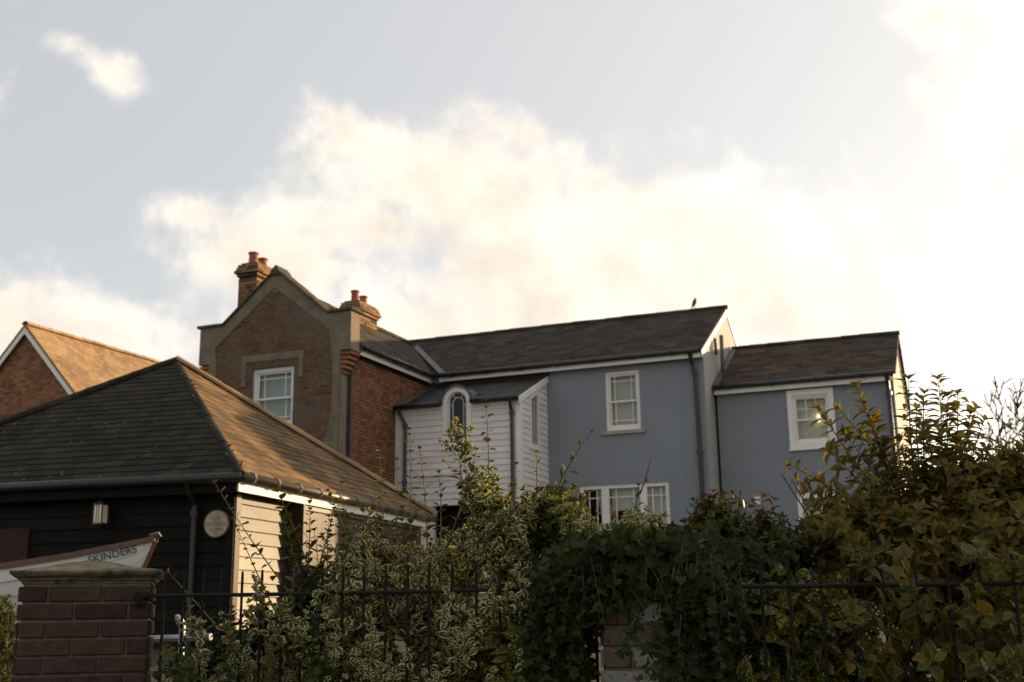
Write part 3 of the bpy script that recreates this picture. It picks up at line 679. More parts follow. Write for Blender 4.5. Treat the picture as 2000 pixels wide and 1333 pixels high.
# ---- white weatherboarded extension between brick house and blue house
def arch_path(F, cu, cz, r, z0, n=14):
    return [F(cu-r, z0)] + [F(cu-r*math.cos(math.pi*i/n), cz+r*math.sin(math.pi*i/n)) for i in range(n+1)] + [F(cu+r, z0)]
def arch_loop(cu, cz, r, z0, n=18):
    return [(cu-r, z0), (cu+r, z0)] + [(cu+r*math.cos(math.pi*i/n), cz+r*math.sin(math.pi*i/n)) for i in range(n+1)]
def boarded():
    R_, M = hthing('boarded_extension', 'small white weatherboarded extension with an arched window, between brick and blue houses', 'extension', (-3.4, -.9, 1.9))
    V, U0, U1 = -1.75, -4.98, -1.87; zb = 1.6; F0 = FRONT(V)
    k = .80/1.9; s = math.sqrt(1+k*k); L = 1.89*s
    cu, cz, r = -3.40, 6.27, .235
    hole = arch_loop(cu, cz, r, 5.33); door = [(-4.0, zb), (-3.0, zb), (-3.0, 3.93), (-4.0, 3.93)]
    # the wall rises into a round head over the window
    outer = [(U0, zb), (-4.0, zb), (-4.0, 3.93), (-3.0, 3.93), (-3.0, zb), (U1, zb), (U1, 6.24)] + [(cu+.36*math.cos(math.pi*i/16), max(6.24, cz+.36*math.sin(math.pi*i/16))) for i in range(17)] + [(U0, 6.24)]
    MB().panel(F0, outer, [hole], .12).build('front_wall', 'white_board', R_)
    FR = RIGHT(U1)
    sidep = [(V+.004, zb), (-.002, zb), (-.002, 7.02), (V+.004, 6.27)]
    sw = [(-1.19, 5.22), (-.62, 5.22), (-.62, 6.62), (-1.19, 6.38)]
    swh = [(-1.12, 5.30), (-.69, 5.30), (-.69, 6.50), (-1.12, 6.32)]
    MB().panel(FR, sidep, [swh], .12).build('side_wall', 'white_board', R_)
    fw = [c for c in R_.children if c.name.startswith('front_wall')][0]; sd = [c for c in R_.children if c.name.startswith('side_wall')][0]
    trimhole = [(cu-.36, 5.22), (cu+.36, 5.22), (cu+.36, 6.6), (cu-.36, 6.6)]
    boards_on(fw, FRONT(V-.003), U0+.16, U1-.10, 1.95, 6.12, .141, 'white_board', [trimhole, [(-4.04, 1.5), (-2.96, 1.5), (-2.96, 3.95), (-4.04, 3.95)]])
    boards_on(sd, RIGHT(U1+.003), V+.10, -.01, 1.95, 7.0, .141, 'white_board', [sw], outer=[(V+.10, 1.9), (-.01, 1.9), (-.01, 6.97), (V+.10, 6.26)])
    for a in ((U0+.0, U0+.155), (U1-.095, U1+.035)):
        MB().box(a[0], a[1], V-.04, V-.004, 1.95, 6.2).build('corner_board', 'white_paint', R_)
    MB().box(U1+.004, U1+.034, V-.003, V+.095, 1.95, 6.24).build('corner_board', 'white_paint', R_)
    MB().box(U0+.16, cu-.37, V-.05, V-.004, 6.122, 6.225).build('fascia', 'white_paint', R_)
    MB().box(cu+.37, U1-.10, V-.05, V-.004, 6.122, 6.225).build('fascia', 'white_paint', R_)
    MB().box(-4.35, -3.5, V-.075, V-.03, 4.60, 4.66).build('drip_board', 'white_paint', R_)
    MB().box(-4.0, -3.0, V+.5, V+.54, zb, 3.95).build('recess_shade', 'dark_room', R_)  # near-black panel standing for the shade inside the open recess
    MB().box(-4.6, U1-.16, V+.50, V+.52, 4.2, 6.35).build('room_wall', 'curtain_red', R_)
    # arched window
    arch_tr = MB(); A = FRONT(V-.004)
    arch_tr.panel(lambda x, y, z=0.: A(x, y, z+.045), [(cu-.36, 5.22), (cu+.36, 5.22)] + [(cu+.36*math.cos(math.pi*i/18), cz+.36*math.sin(math.pi*i/18)) for i in range(19)], [hole], .045)
    win = arch_tr.build('window', 'white_paint', R_)
    MB().panel(lambda x, y, z=0.: A(x, y, z-.06), hole, (), .004).build('pane', 'glass', win)
    gp = lambda x, y: A(x, y, -.045)
    MB().tube(arch_path(lambda x, y: A(x, y, -.04), cu, cz, r-.012, 5.33), .018, 4).build('sash', 'white_paint', win)
    MB().tube(arch_path(gp, cu, cz-.02, .135, 5.34), .011, 4).build('glazing_bar', 'white_paint', win)
    for an in (58, 122): MB().tube([gp(cu+.135*math.cos(rad(an)), cz-.02+.135*math.sin(rad(an))), gp(cu+r*math.cos(rad(an)), cz+r*math.sin(rad(an)))], .010, 4).build('glazing_bar', 'white_paint', win)
    for z, x0, x1 in ((6.20, -r, -.135), (6.20, .135, r), (5.52, -r, r)): MB().tube([gp(cu+x0, z), gp(cu+x1, z)], .010, 4).build('glazing_bar', 'white_paint', win)
    fbox(MB(), A, cu-.42, cu+.42, 5.17, 5.218, .0, .09).build('sill', 'white_paint', win)
    # lead roof of the round head running back into the slope
    h = MB(); n = 12; path = []
    for e, (v, rr) in enumerate(((V-.09, .40), (V-.09, .375), (V+.55, .36), (V+1.25, .30))):
        path.append([(cu+rr*math.cos(math.pi*i/n), v, cz+.012+rr*math.sin(math.pi*i/n)) for i in range(n+1)])
    vs = [p for row in path for p in row]; fs = [(j*(n+1)+i, j*(n+1)+i+1, (j+1)*(n+1)+i+1, (j+1)*(n+1)+i) for j in range(3) for i in range(n)]
    rowi = [(cu+.352*math.cos(math.pi*i/n), V-.09, cz+.352*math.sin(math.pi*i/n)) for i in range(n+1)]; o = len(vs); vs += rowi
    fs += [(i+1, i, o+i, o+i+1) for i in range(n)]
    h.add(vs, fs).build('window_hood', 'lead', R_, smooth=False)
    # side window
    G = RIGHT(U1+.004)
    w = MB().panel(lambda x, y, z=0.: G(x, y, z+.04), sw, [swh], .10).build('window', 'white_paint', R_)
    MB().panel(lambda x, y, z=0.: G(x, y, z-.03), swh, (), .004).build('pane', 'glass', w)
    for x in (-.985, -.83): MB().tube([G(x, 5.30, -.012), G(x, 6.40, -.012)], .012, 4).build('glazing_bar', 'white_paint', w)
    MB().panel(lambda x, y, z=0.: G(x, y, z+.055), [(-1.24, 5.16), (-.57, 5.16), (-.57, 5.218), (-1.24, 5.218)], (), .052).build('sill', 'white_paint', w)
    # roof
    F = slopeF((0, -1.90, 6.235), (1, 0, 0), (0, 1, 0), k); P = [(-4.97, 0), (-1.80, 0), (-1.80, L), (-4.97, L)]
    d = MB(); deck(d, F, [(-4.97, 0), (cu-.38, 0), (cu-.38, .5), (cu+.38, .5), (cu+.38, 0), (-1.80, 0), (-1.80, L), (-4.97, L)], .04)
    roof = d.build('roof', 'slate_bay', R_)
    slates(R_, None, [(F, [(-4.97, 0), (cu-.39, 0), (cu-.39, L), (-4.97, L)], roof), (F, [(cu+.39, 0), (-1.80, 0), (-1.80, L), (cu+.39, L)], roof), (F, [(cu-.39, .62), (cu+.39, .62), (cu+.39, L), (cu-.39, L)], roof)], .26, .19, 'slate_bay', root_m=M)
    q = [F(-4.97, .0, .03), F(-4.75, .0, .03), F(-4.80, L, .03), F(-4.97, L, .03)]
    MB().prism(q, F(0, 0, .012)-F(0, 0, 0)).build('flashing', 'lead', roof)
    MB().box(-4.97, -1.78, -.05, -.004, 7.04, 7.13).build('flashing', 'slate_bay', roof)
    MB().prism([(U1+.045, -1.92, 6.10), (U1+.045, -1.92, 6.25), (U1+.045, -.02, 7.055), (U1+.045, -.02, 6.90)], (.03, 0, 0)).build('bargeboard', 'white_paint', R_)
    gutter(R_, [(-4.93, -1.95, 6.235), (cu-.40, -1.95, 6.24)], .05); gutter(R_, [(cu+.40, -1.95, 6.24), (-1.86, -1.95, 6.245)], .05)
    downpipe(R_, [(-2.02, -1.95, 6.22), (-2.03, -1.93, 6.1), (-2.03, -1.84, 5.95), (-2.02, -1.84, 1.95)], .042, collars=(5.9, 4.3))
    downpipe(R_, [(-4.84, -1.95, 6.21), (-4.80, -1.90, 6.05), (-4.70, -1.84, 5.85), (-4.70, -1.84, 1.95)], .042, collars=(5.8, 4.5))
boarded()

# ---- brick house with the stepped gable
def chimney(R_, u0, u1, v0, v1, z0, z1, pots):
    c = MB().box(u0, u1, v0, v1, z0, z1).build('chimney', 'mortar_black', R_)
    b = MB(); F = FRONT(v0); G = RIGHT(u1); LF = frame((u0, 0, 0), (0, -1, 0), (0, 0, 1))
    for f, a, bb in ((F, u0, u1), (G, v0, v1), (LF, -v1, -v0)):
        bricks_on(b, f, [(a, z0), (bb, z0), (bb, z1-.30), (a, z1-.30)], j=.016, h=.059, proud=.010)
    for a_, z_ in ((.035, z1-.30), (.085, z1-.225), (.05, z1-.148), (.025, z1-.07)):
        bricks_on(b, FRONT(v0-a_), [(u0-a_, z_), (u1+a_, z_), (u1+a_, z_+.07), (u0-a_, z_+.07)], j=.016, h=.06, proud=.008)
        bricks_on(b, RIGHT(u1+a_), [(v0-a_, z_), (v1+a_, z_), (v1+a_, z_+.07), (v0-a_, z_+.07)], j=.016, h=.06, proud=.008)
    b.build('brick', 'brick_chimney', c, kind='stuff')
    for i, (a, z, h) in enumerate(((.035, z1-.30, .07), (.085, z1-.225, .075), (.05, z1-.148, .075), (.025, z1-.07, .07))):
        MB().box(u0-a, u1+a, v0-a, v1+a, z, z+h).build('oversail_course', 'mortar_black', c)
    MB().box(u0+.03, u1-.03, v0+.03, v1-.03, z1+.001, z1+.05).build('flaunching', 'mortar_dark', c)
    for (pu, pv, h, r) in pots:
        MB().lathe((pu, pv, z1+.04), [(r*1.0, 0), (r*.92, h*.55), (r*.88, h*.82), (r*1.1, h*.84), (r*1.1, h*.97), (r*.9, h), (r*.75, h), (r*.7, h*.6)], 14).build('chimney_pot', 'terracotta', c, smooth=False)
def brick_house():
    R_, M = hthing('brick_house', 'red brick house with a stepped stone-coped gable and two chimneys', 'house', (-6.7, -2, 1.9))
    V, zb = -4.3, 1.6; UL, UR = -8.42, -5.0
    F0 = FRONT(V)
    out = [(UL, zb), (UR, zb), (UR, 7.12), (-4.74, 7.12), (-4.74, 7.98), (-5.35, 7.98), (-6.7, 9.13), (-8.08, 7.98), (-8.7, 7.98), (-8.7, 7.12), (UL, 7.12)]
    hole = [(-7.24, 5.55), (-6.16, 5.55), (-6.16, 6.9), (-7.24, 6.9)]
    fw = MB().panel(F0, out, [hole], .36).build('gable_wall', 'mortar', R_)
    band = [(-8.7, 7.5), (-8.25, 7.5), (-6.71, 8.74), (-5.28, 7.6), (-4.74, 7.55), (-4.74, 7.98), (-5.35, 7.98), (-6.7, 9.13), (-8.08, 7.98), (-8.7, 7.98)]
    lowL = [(-8.42, 4.6), (-8.30, 4.6), (-8.22, 5.6), (-8.28, 6.4), (-8.20, 6.9), (-8.27, 7.496), (-8.7, 7.496), (-8.7, 7.12), (-8.42, 7.12)]
    lowR = [(-5.30, zb), (-5.0, zb), (-5.0, 7.12), (-4.74, 7.12), (-4.74, 7.545), (-5.27, 7.59), (-5.22, 7.2), (-5.17, 6.6), (-5.19, 5.8), (-5.30, 5.3), (-5.42, 4.9), (-5.25, 4.5)]
    hood = [(-7.52, 6.52), (-7.41, 6.52), (-7.41, 7.06), (-6.03, 7.06), (-6.03, 6.62), (-5.92, 6.62), (-5.92, 7.19), (-7.52, 7.19)]
    Fp = lambda x, y, z=0.: F0(x, y, z+.024)
    for nm, p in (('render_band', band), ('render_strip', lowL), ('render_strip', lowR), ('hood_mould', hood)):
        MB().panel(Fp, p, (), .022).build(nm, 'cement', fw)
    b = MB(); bricks_on(b, F0, [(UL, zb), (UR, zb), (UR, 7.5), (-5.25, 7.6), (-6.71, 8.7), (-8.25, 7.55), (UL, 7.5)], [hole, hood, lowL, lowR], proud=.006)
    b.build('brick', 'brick_red', fw, kind='stuff')
    # soldier course over the window
    for i in range(12): fbox(MB(), F0, -7.24+i*.09, -7.24+i*.09+.08, 6.905, 7.05, .002, .016).build('lintel_brick', 'brick_red', fw)
    # side wall towards the boarded extension
    G = RIGHT(UR)
    sw = MB().panel(G, [(V+.361, zb), (-.003, zb), (-.003, 7.2), (V+.361, 7.2)], (), .3).build('side_wall', 'mortar_black', R_)
    b = MB(); bricks_on(b, G, [(V+.30, zb), (-.004, zb), (-.004, 7.13), (V+.30, 7.13)], j=.016, jv=.007, h=.059, proud=.010); b.build('brick', 'brick_side', sw, kind='stuff')
    MB().box(UR+.002, UR+.02, V+.0, V+.16, zb, 7.0).build('render_strip', 'cement', sw)
    w = MB(); w.box(UL, UL+.3, V+.362, 0, zb, 7.2); w.build('rear_wall', 'brick_red', R_)
    # corbelled steps carrying the gable shoulders
    for i in range(5):
        z = 6.62+i*.1; e = .055*(i+1)
        MB().box(UR+.003, UR+e, V+.002, V+.34, z, z+.07).build('corbel', 'brick_brown', R_)
        MB().box(UL-e, UL-.003, V+.002, V+.34, z, z+.07).build('corbel', 'brick_brown', R_)
    # coping stones along the gable
    pts = [(-8.78, 7.985), (-8.08, 7.985), (-6.7, 9.135), (-5.35, 7.985), (-4.68, 7.985)]
    for i in range(4):
        (a, z), (c, y) = pts[i], pts[i+1]; n = max(1, round(math.hypot(c-a, y-z)/.62))
        for k in range(n):
            t0, t1 = k/n, (k+1)/n; g = .006
            p0 = (a+(c-a)*t0+(g if k else 0), z+(y-z)*t0); p1 = (a+(c-a)*t1-g*.5, z+(y-z)*t1); h = .085*random.uniform(.92, 1.1)
            v0 = V-.075+random.uniform(-.008, .008)
            MB().add([(p0[0], v0, p0[1]), (p1[0], v0, p1[1]), (p1[0], V+.42, p1[1]), (p0[0], V+.42, p0[1]), (p0[0], v0+.02, p0[1]+h*.75), (p1[0], v0+.02, p1[1]+h*.75), (p1[0], V+.40, p1[1]+h*.75), (p0[0], V+.40, p0[1]+h*.75), (p0[0], V+.17, p0[1]+h*1.15), (p1[0], V+.17, p1[1]+h*1.15)],
                     [(3, 2, 1, 0), (0, 1, 5, 4), (2, 3, 7, 6), (4, 5, 9, 8), (9, 6, 7, 8), (0, 4, 8, 7, 3), (1, 2, 6, 9, 5)]).build('coping_stone', 'coping', fw)
    MB().add([(-6.86, V-.08, 9.02), (-6.54, V-.08, 9.02), (-6.54, V+.42, 9.02), (-6.86, V+.42, 9.02), (-6.78, V-.085, 9.16), (-6.62, V-.085, 9.16), (-6.62, V+.42, 9.16), (-6.78, V+.42, 9.16), (-6.70, V-.06, 9.255), (-6.70, V+.40, 9.255)],
             [(0, 1, 5, 8, 4), (1, 2, 6, 5), (2, 3, 7, 9, 6), (3, 0, 4, 7), (4, 8, 9, 7), (5, 6, 9, 8), (3, 2, 1, 0)]).build('apex_stone', 'coping', fw)
    win = sash_window(R_, lambda x, y, z=0.: F0(x-7.24, y+5.55, z), 1.08, 1.35, 'margin', 'blind_grey', .0, rec=.06, trim=.085)
    # roof
    k = 1.5/2.2; s = math.sqrt(1+k*k); L = 2.2*s
    F = slopeF((-4.5-.24, 0, 7.29-.0), (0, 1, 0), (-1, 0, 0), 1.52/1.96); k2 = 1.52/1.96; L = 1.96*math.sqrt(1+k2*k2)
    P = [(V+.36, 0), (-.25, 0), (2.5, L), (V+.36, L)]
    Bk = slopeF((-8.66, 0, 7.29), (0, -1, 0), (1, 0, 0), k2); pb = [(-2.5, 0), (-V-.36, 0), (-V-.36, L), (-2.5, L)]
    d = MB(); deck(d, F, P); deck(d, Bk, pb); roof = d.build('roof', 'slate_warm', R_)
    slates(R_, None, [(F, P, roof), (Bk, pb, roof)], .28, .2, 'slate_warm', root_m=M, limit=150)
    ridge_tiles(roof, (-6.7, V+.40, 8.81), (-6.7, 2.4, 8.81), .10, 'slate_warm')
    MB().box(-4.86, -4.835, V+.37, -.21, 7.12, 7.265).build('fascia', 'white_paint', R_)
    MB().box(-4.997, -4.862, V+.37, -.004, 7.18, 7.20).build('soffit', 'white_paint', R_)
    gutter(R_, [(-4.755, V+.38, 7.285), (-4.755, -.30, 7.275)], .058, clips=5)
    downpipe(R_, [(-4.755, V+.44, 7.27), (-4.80, V+.40, 7.05), (-4.925, V+.37, 6.75), (-4.93, V+.36, 1.95)], .045, collars=(6.7, 5.2))
    chimney(R_, -8.27, -7.77, -3.55, -2.72, 7.3, 9.67, [(-8.02, -3.36, .30, .115), (-8.02, -2.98, .26, .115)])
    chimney(R_, -6.98, -6.5, -.95, -.02, 8.3, 9.24, [(-6.72, -.78, .30, .105), (-6.72, -.36, .26, .105)])
brick_house()

# ---- far brick house on the left
def left_house():
    R_, M = hthing('gabled_brick_house', 'brown brick house at far left with white bargeboards and a sunlit orange tiled roof', 'house', (-17.9, 3, 1.9))
    V, uc, za, k, hw, D = -.5, -17.85, 9.93, 1.06, 3.3, 9.5; zb = 1.6; ze = za-k*hw
    F0 = FRONT(V)
    fw = MB().panel(F0, [(uc-hw, zb), (uc+hw, zb), (uc+hw, ze-.05), (uc, za-.08), (uc-hw, ze-.05)], (), .3).build('gable_wall', 'mortar', R_)
    b = MB(); bricks_on(b, F0, [(uc-hw, 5.0), (uc+hw, 5.0), (uc+hw, ze-.1), (uc, za-.15), (uc-hw, ze-.1)]); b.build('brick', 'brick_brown', fw, kind='stuff')
    w = MB(); w.box(uc+hw-.3, uc+hw, V+.301, V+D-.4, zb, ze-.05); w.box(uc-hw, uc-hw+.3, V+.301, V+D-.4, zb, ze-.05); w.box(uc-hw+.001, uc+hw-.001, V+D-.4, V+D-.1, zb, ze); w.build('side_wall', 'brick_brown', R_)
    s = math.sqrt(1+k*k); L = (hw+.25)*s
    F = slopeF((uc+hw+.25, 0, za-k*(hw+.25)), (0, 1, 0), (-1, 0, 0), k); P = [(V-.16, 0), (V+D, 0), (V+D, L), (V-.16, L)]
    B_ = slopeF((uc-hw-.25, 0, za-k*(hw+.25)), (0, -1, 0), (1, 0, 0), k); pb = [(-V-D, 0), (-V+.16, 0), (-V+.16, L), (-V-D, L)]
    d = MB(); deck(d, F, P); deck(d, B_, pb); roof = d.build('roof', 'gold_tile', R_)
    slates(R_, None, [(F, P, roof), (B_, pb, roof)], .22, .15, 'gold_tile', name='tile', thick=.014, root_m=M, limit=0, jitter=.008)
    ridge_tiles(roof, (uc, V-.16, za+.02), (uc, V+D, za+.02), .11, 'gold_tile')
    for sg in (-1, 1):
        e = hw+.28
        p = [(uc, V-.13, za-.02), (uc+sg*e, V-.13, za-.02-k*e), (uc+sg*e, V-.13, za-.27-k*e), (uc, V-.13, za-.27)]
        if sg > 0: p = p[::-1]
        MB().prism(p, (0, -.025, 0)).build('bargeboard', 'white_paint', R_)
left_house()

# ------------------------------------------------------------------ black boarded shed with the pyramid roof
SYAW = rad(-15.5); SLOC = Vector((-3.39, 13.97, 0))
SM = Matrix.Translation(SLOC) @ Matrix.Rotation(SYAW, 4, 'Z')
def sthing(name, label, cat, org, **kw):
    global ORG
    ORG = Vector(org); loc = SM @ ORG
    return thing(name, label, cat, loc, SYAW, **kw), Matrix.Translation(loc) @ Matrix.Rotation(SYAW, 4, 'Z')
def shed():
    R_, M = sthing('boat_shed', 'black weatherboarded shed with a dark mossy pyramid roof and sunlit plank door', 'shed', (-3.35, 3.85, .9))
    ze, za, AX, AY = 3.30, 5.77, -3.45, 3.85; zb = .3
    XW = -.26
    w = MB().box(-6.4, XW, .33, 6.9, zb, 3.20).build('wall', 'dark_room', R_)
    boards_on(w, frame((0, .327, 0), (1, 0, 0), (0, 0, 1)), -6.4, XW-.07, .5, 3.2, .17, 'black_board', [[(-3.95, .4), (-3.25, .4), (-3.25, 2.75), (-3.95, 2.75)]])
    MB().box(XW-.07, XW+.045, .27, .325, .5, 3.19).build('corner_post', 'black_board', R_)
    MB().box(-3.95, -3.25, .28, .326, .5, 2.75).build('door', 'curtain_red', R_, label='dark red door')
    GR = frame((XW+.003, 0, 0), (0, 1, 0), (0, 0, 1))
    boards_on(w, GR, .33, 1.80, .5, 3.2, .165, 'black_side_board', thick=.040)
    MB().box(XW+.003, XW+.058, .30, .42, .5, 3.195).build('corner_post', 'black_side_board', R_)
    # sliding plank doors hung in front of the wall
    XD = XW+.19
    MB().box(XW+.003, XD+.06, 1.815, 1.865, .5, 3.08).build('door_post', 'door_plank', R_)
    for y0, y1 in ((1.87, 4.2), (4.24, 6.6)):
        d = MB(); d.box(XW+.05, XD, y0, y0+.10, .5, 3.0); d.box(XW+.05, XD, y1-.1, y1, .5, 3.0); d.box(XW+.05, XD, y0+.10, y1-.1, 2.85, 2.995); d = d.build('door', 'door_plank', R_)
        y = y0+.002
        while y < y1-.03:
            wd = .118; MB().box(XD+.002, XD+.028, y, min(y+wd-.006, y1), .5, 2.99+random.uniform(-.004, .004)).build('plank', 'door_plank', d); y += wd
    MB().box(XW+.004, -.10, 1.87, 6.75, 3.02, 3.075).build('door_track', 'black_metal', R_)
    # roof
    kf = (za-ze)/AY; Lf = math.hypot(AY, za-ze); kr = (za-ze)/(-AX); Lr = math.hypot(AX, za-ze)
    FF = slopeF((0, 0, ze), (1, 0, 0), (0, 1, 0), kf); Pf = [(-6.7, 0), (0, 0), (AX, Lf)]
    FR = slopeF((0, 0, ze), (0, 1, 0), (-1, 0, 0), kr); Pr = [(0, 0), (7.2, 0), (AY, Lr)]
    d = MB(); deck(d, FF, Pf); deck(d, FR, Pr)
    d.add([(-6.7, 0, ze), (-6.7, 7.2, ze), (0, 7.2, ze), (AX, AY, za-.02)], [(1, 0, 3), (2, 1, 3)])
    roof = d.build('roof', 'shed_tile', R_)
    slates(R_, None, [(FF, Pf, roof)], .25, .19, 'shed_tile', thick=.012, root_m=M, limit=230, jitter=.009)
    slates(R_, None, [(FR, Pr, roof)], .25, .19, 'shed_tile_brown_lit', thick=.012, root_m=M, limit=70, jitter=.009)
    ridge_tiles(roof, (0, 0, ze+.02), (AX, AY, za+.02), .06, 'shed_tile', .4, 'hip_tile', lift=-.03)
    ridge_tiles(roof, (0, 7.2, ze+.03), (AX, AY, za+.03), .10, 'gold_tile', .4, 'hip_tile')
    ridge_tiles(roof, (-6.7, 0, ze+.02), (AX, AY, za+.02), .09, 'shed_tile', .4, 'hip_tile')
    MB().box(-6.6, -.06, .07, .10, 3.08, 3.235).build('fascia', 'black_board', R_)
    MB().box(-.085, -.055, .07, 7.13, 3.09, 3.225).build('fascia', 'white_paint', R_, label='white sunlit fascia board')
    s = MB(); s.box(-6.5, -.09, .11, .32, 3.20, 3.22); s.box(XW+.005, -.09, .325, 7.05, 3.2, 3.2195); s.build('soffit', 'black_board', R_)
    gutter(R_, [(-6.65, -.0, 3.27), (.02, -.0, 3.26)], .062, 'black_metal')
    gutter(R_, [(.015, .03, 3.268), (.015, 7.16, 3.25)], .06, 'brown_gutter', clips=11)
    MB().tube([(-.02, -.02, 3.30), (.02, -.01, 3.46)], .012, 6).build('gutter_bracket', 'black_metal', R_)
    downpipe(R_, [(-.76, 0, 3.24), (-.76, .1, 3.08), (-.76, .24, 2.95), (-.76, .25, .8)], .036, 'black_metal', collars=(2.85, 1.6))
shed()

def lantern():
    R_, M = sthing('wall_lantern', 'black wall lantern with pale glass panes on the shed front', 'lantern', (-2.06, .27, 2.88))
    x, y, z = -2.06, .13, 2.88
    MB().box(x-.03, x+.03, .285, .30, z-.12, z+.08).build('back_plate', 'black_metal', R_)
    MB().tube([(x, .285, z-.10), (x, .2, z-.17), (x, y, z-.155)], .010, 6).build('bracket', 'black_metal', R_)
    f = MB(); h0, h1, a = z-.115, z+.115, .062
    for sx in (-1, 1):
        for sy in (-1, 1): f.box(x+sx*a-.007, x+sx*a+.007, y+sy*a-.007, y+sy*a+.007, h0, h1)
    f.box(x-a-.012, x+a+.012, y-a-.012, y+a+.012, h0-.022, h0); f.box(x-a-.012, x+a+.012, y-a-.012, y+a+.012, h1, h1+.018)
    f.add([(x-a-.01, y-a-.01, h1+.018), (x+a+.01, y-a-.01, h1+.018), (x+a+.01, y+a+.01, h1+.018), (x-a-.01, y+a+.01, h1+.018), (x, y, h1+.085)], [(0, 1, 4), (1, 2, 4), (2, 3, 4), (3, 0, 4)])
    f.box(x-.020, x-.013, y-a-.009, y-a-.002, h0, h1); f.box(x+.013, x+.020, y-a-.009, y-a-.002, h0, h1)
    f.build('frame', 'black_metal', R_)
    MB().lathe((x, y, h1+.08), [(.012, 0), (.018, .02), (.004, .045)], 8).build('finial', 'black_metal', R_)
    MB().box(x-a+.009, x+a-.009, y-a+.000, y-a+.003, h0+.002, h1-.002).build('pane', 'opal', R_)
    for sx in (-1, 1): MB().box(x+sx*a-.002, x+sx*a+.002, y-a+.009, y+a-.009, h0+.002, h1-.002).build('pane', 'opal', R_)
lantern()

def text_mesh(name, body, size, mat, parent, F, cx, cy, z, ext=.003, spacing=1.0):
    cu = bpy.data.curves.new(name, 'FONT'); cu.body = body; cu.size = size; cu.align_x = 'CENTER'; cu.align_y = 'CENTER'; cu.extrude = ext; cu.space_character = spacing
    tmp = bpy.data.objects.new('tmp', cu); COL.objects.link(tmp); dg = bpy.context.evaluated_depsgraph_get(); dg.update()
    me = bpy.data.meshes.new_from_object(tmp.evaluated_get(dg)); bpy.data.objects.remove(tmp)
    me.name = name; me.materials.clear(); me.materials.append(MATS[mat])
    o = link(name, me, parent); X = F(1, 0, 0)-F(0, 0, 0); Y = F(0, 1, 0)-F(0, 0, 0); Z = X.cross(Y)
    mm = Matrix((X, Y, Z)).transposed().to_4x4(); mm.translation = F(cx, cy, z)-ORG; o.matrix_local = mm; return o
def sign():
    R_, M = sthing('round_sign', 'round weathered sign with worn lettering beside the downpipe on the shed front', 'sign', (-.45, .27, 2.715))
    F = frame((-.45, .268, 2.715), (1, 0, 0), (0, 0, 1)); n = 40
    d = MB(); P = [F(.175*math.cos(2*math.pi*i/n), .175*math.sin(2*math.pi*i/n), 0) for i in range(n)]; d.prism(P, F(0, 0, .022)-F(0, 0, 0)); d.build('disc', 'sign_face', R_)
    rg = MB(); rg.tube([F(.172*math.cos(2*math.pi*i/n), .172*math.sin(2*math.pi*i/n), .024) for i in range(n+1)], .007, 6, cap=False); rg.build('rim', 'coping', R_)
    text_mesh('lettering', 'THE', .075, 'sign_ink', R_, F, -.01, .062, .0225, .001, 1.05)
    # two lines too worn to read: rows of faded strokes
    st = MB()
    for y, x0, x1, h in ((-.005, -.12, .125, .042), (-.072, -.095, .10, .040)):
        x = x0
        while x < x1:
            k = random.choice((0, 1, 1, 2)); w_ = random.uniform(.006, .010)
            fbox(st, F, x, x+w_, y-h/2, y+h/2, .0225, .0235)
            if k: fbox(st, F, x+w_, x+w_+.014, y+random.choice((-h/2, -.004, h/2-.008)), y+h/2 if k == 2 and False else y+.006, .0224, .0234)
            x += random.uniform(.020, .030)
    st.build('worn_strokes', 'sign_ink', R_, kind='stuff')
simple('sign_face', (.40, .34, .25), (.27, .22, .155), .6, 9., .3, .3, 60, stain=(14., .52, .7, (.20, .165, .11), .7))
simple('sign_ink', (.13, .10, .07), (.24, .20, .15), .8, 30.)
sign()

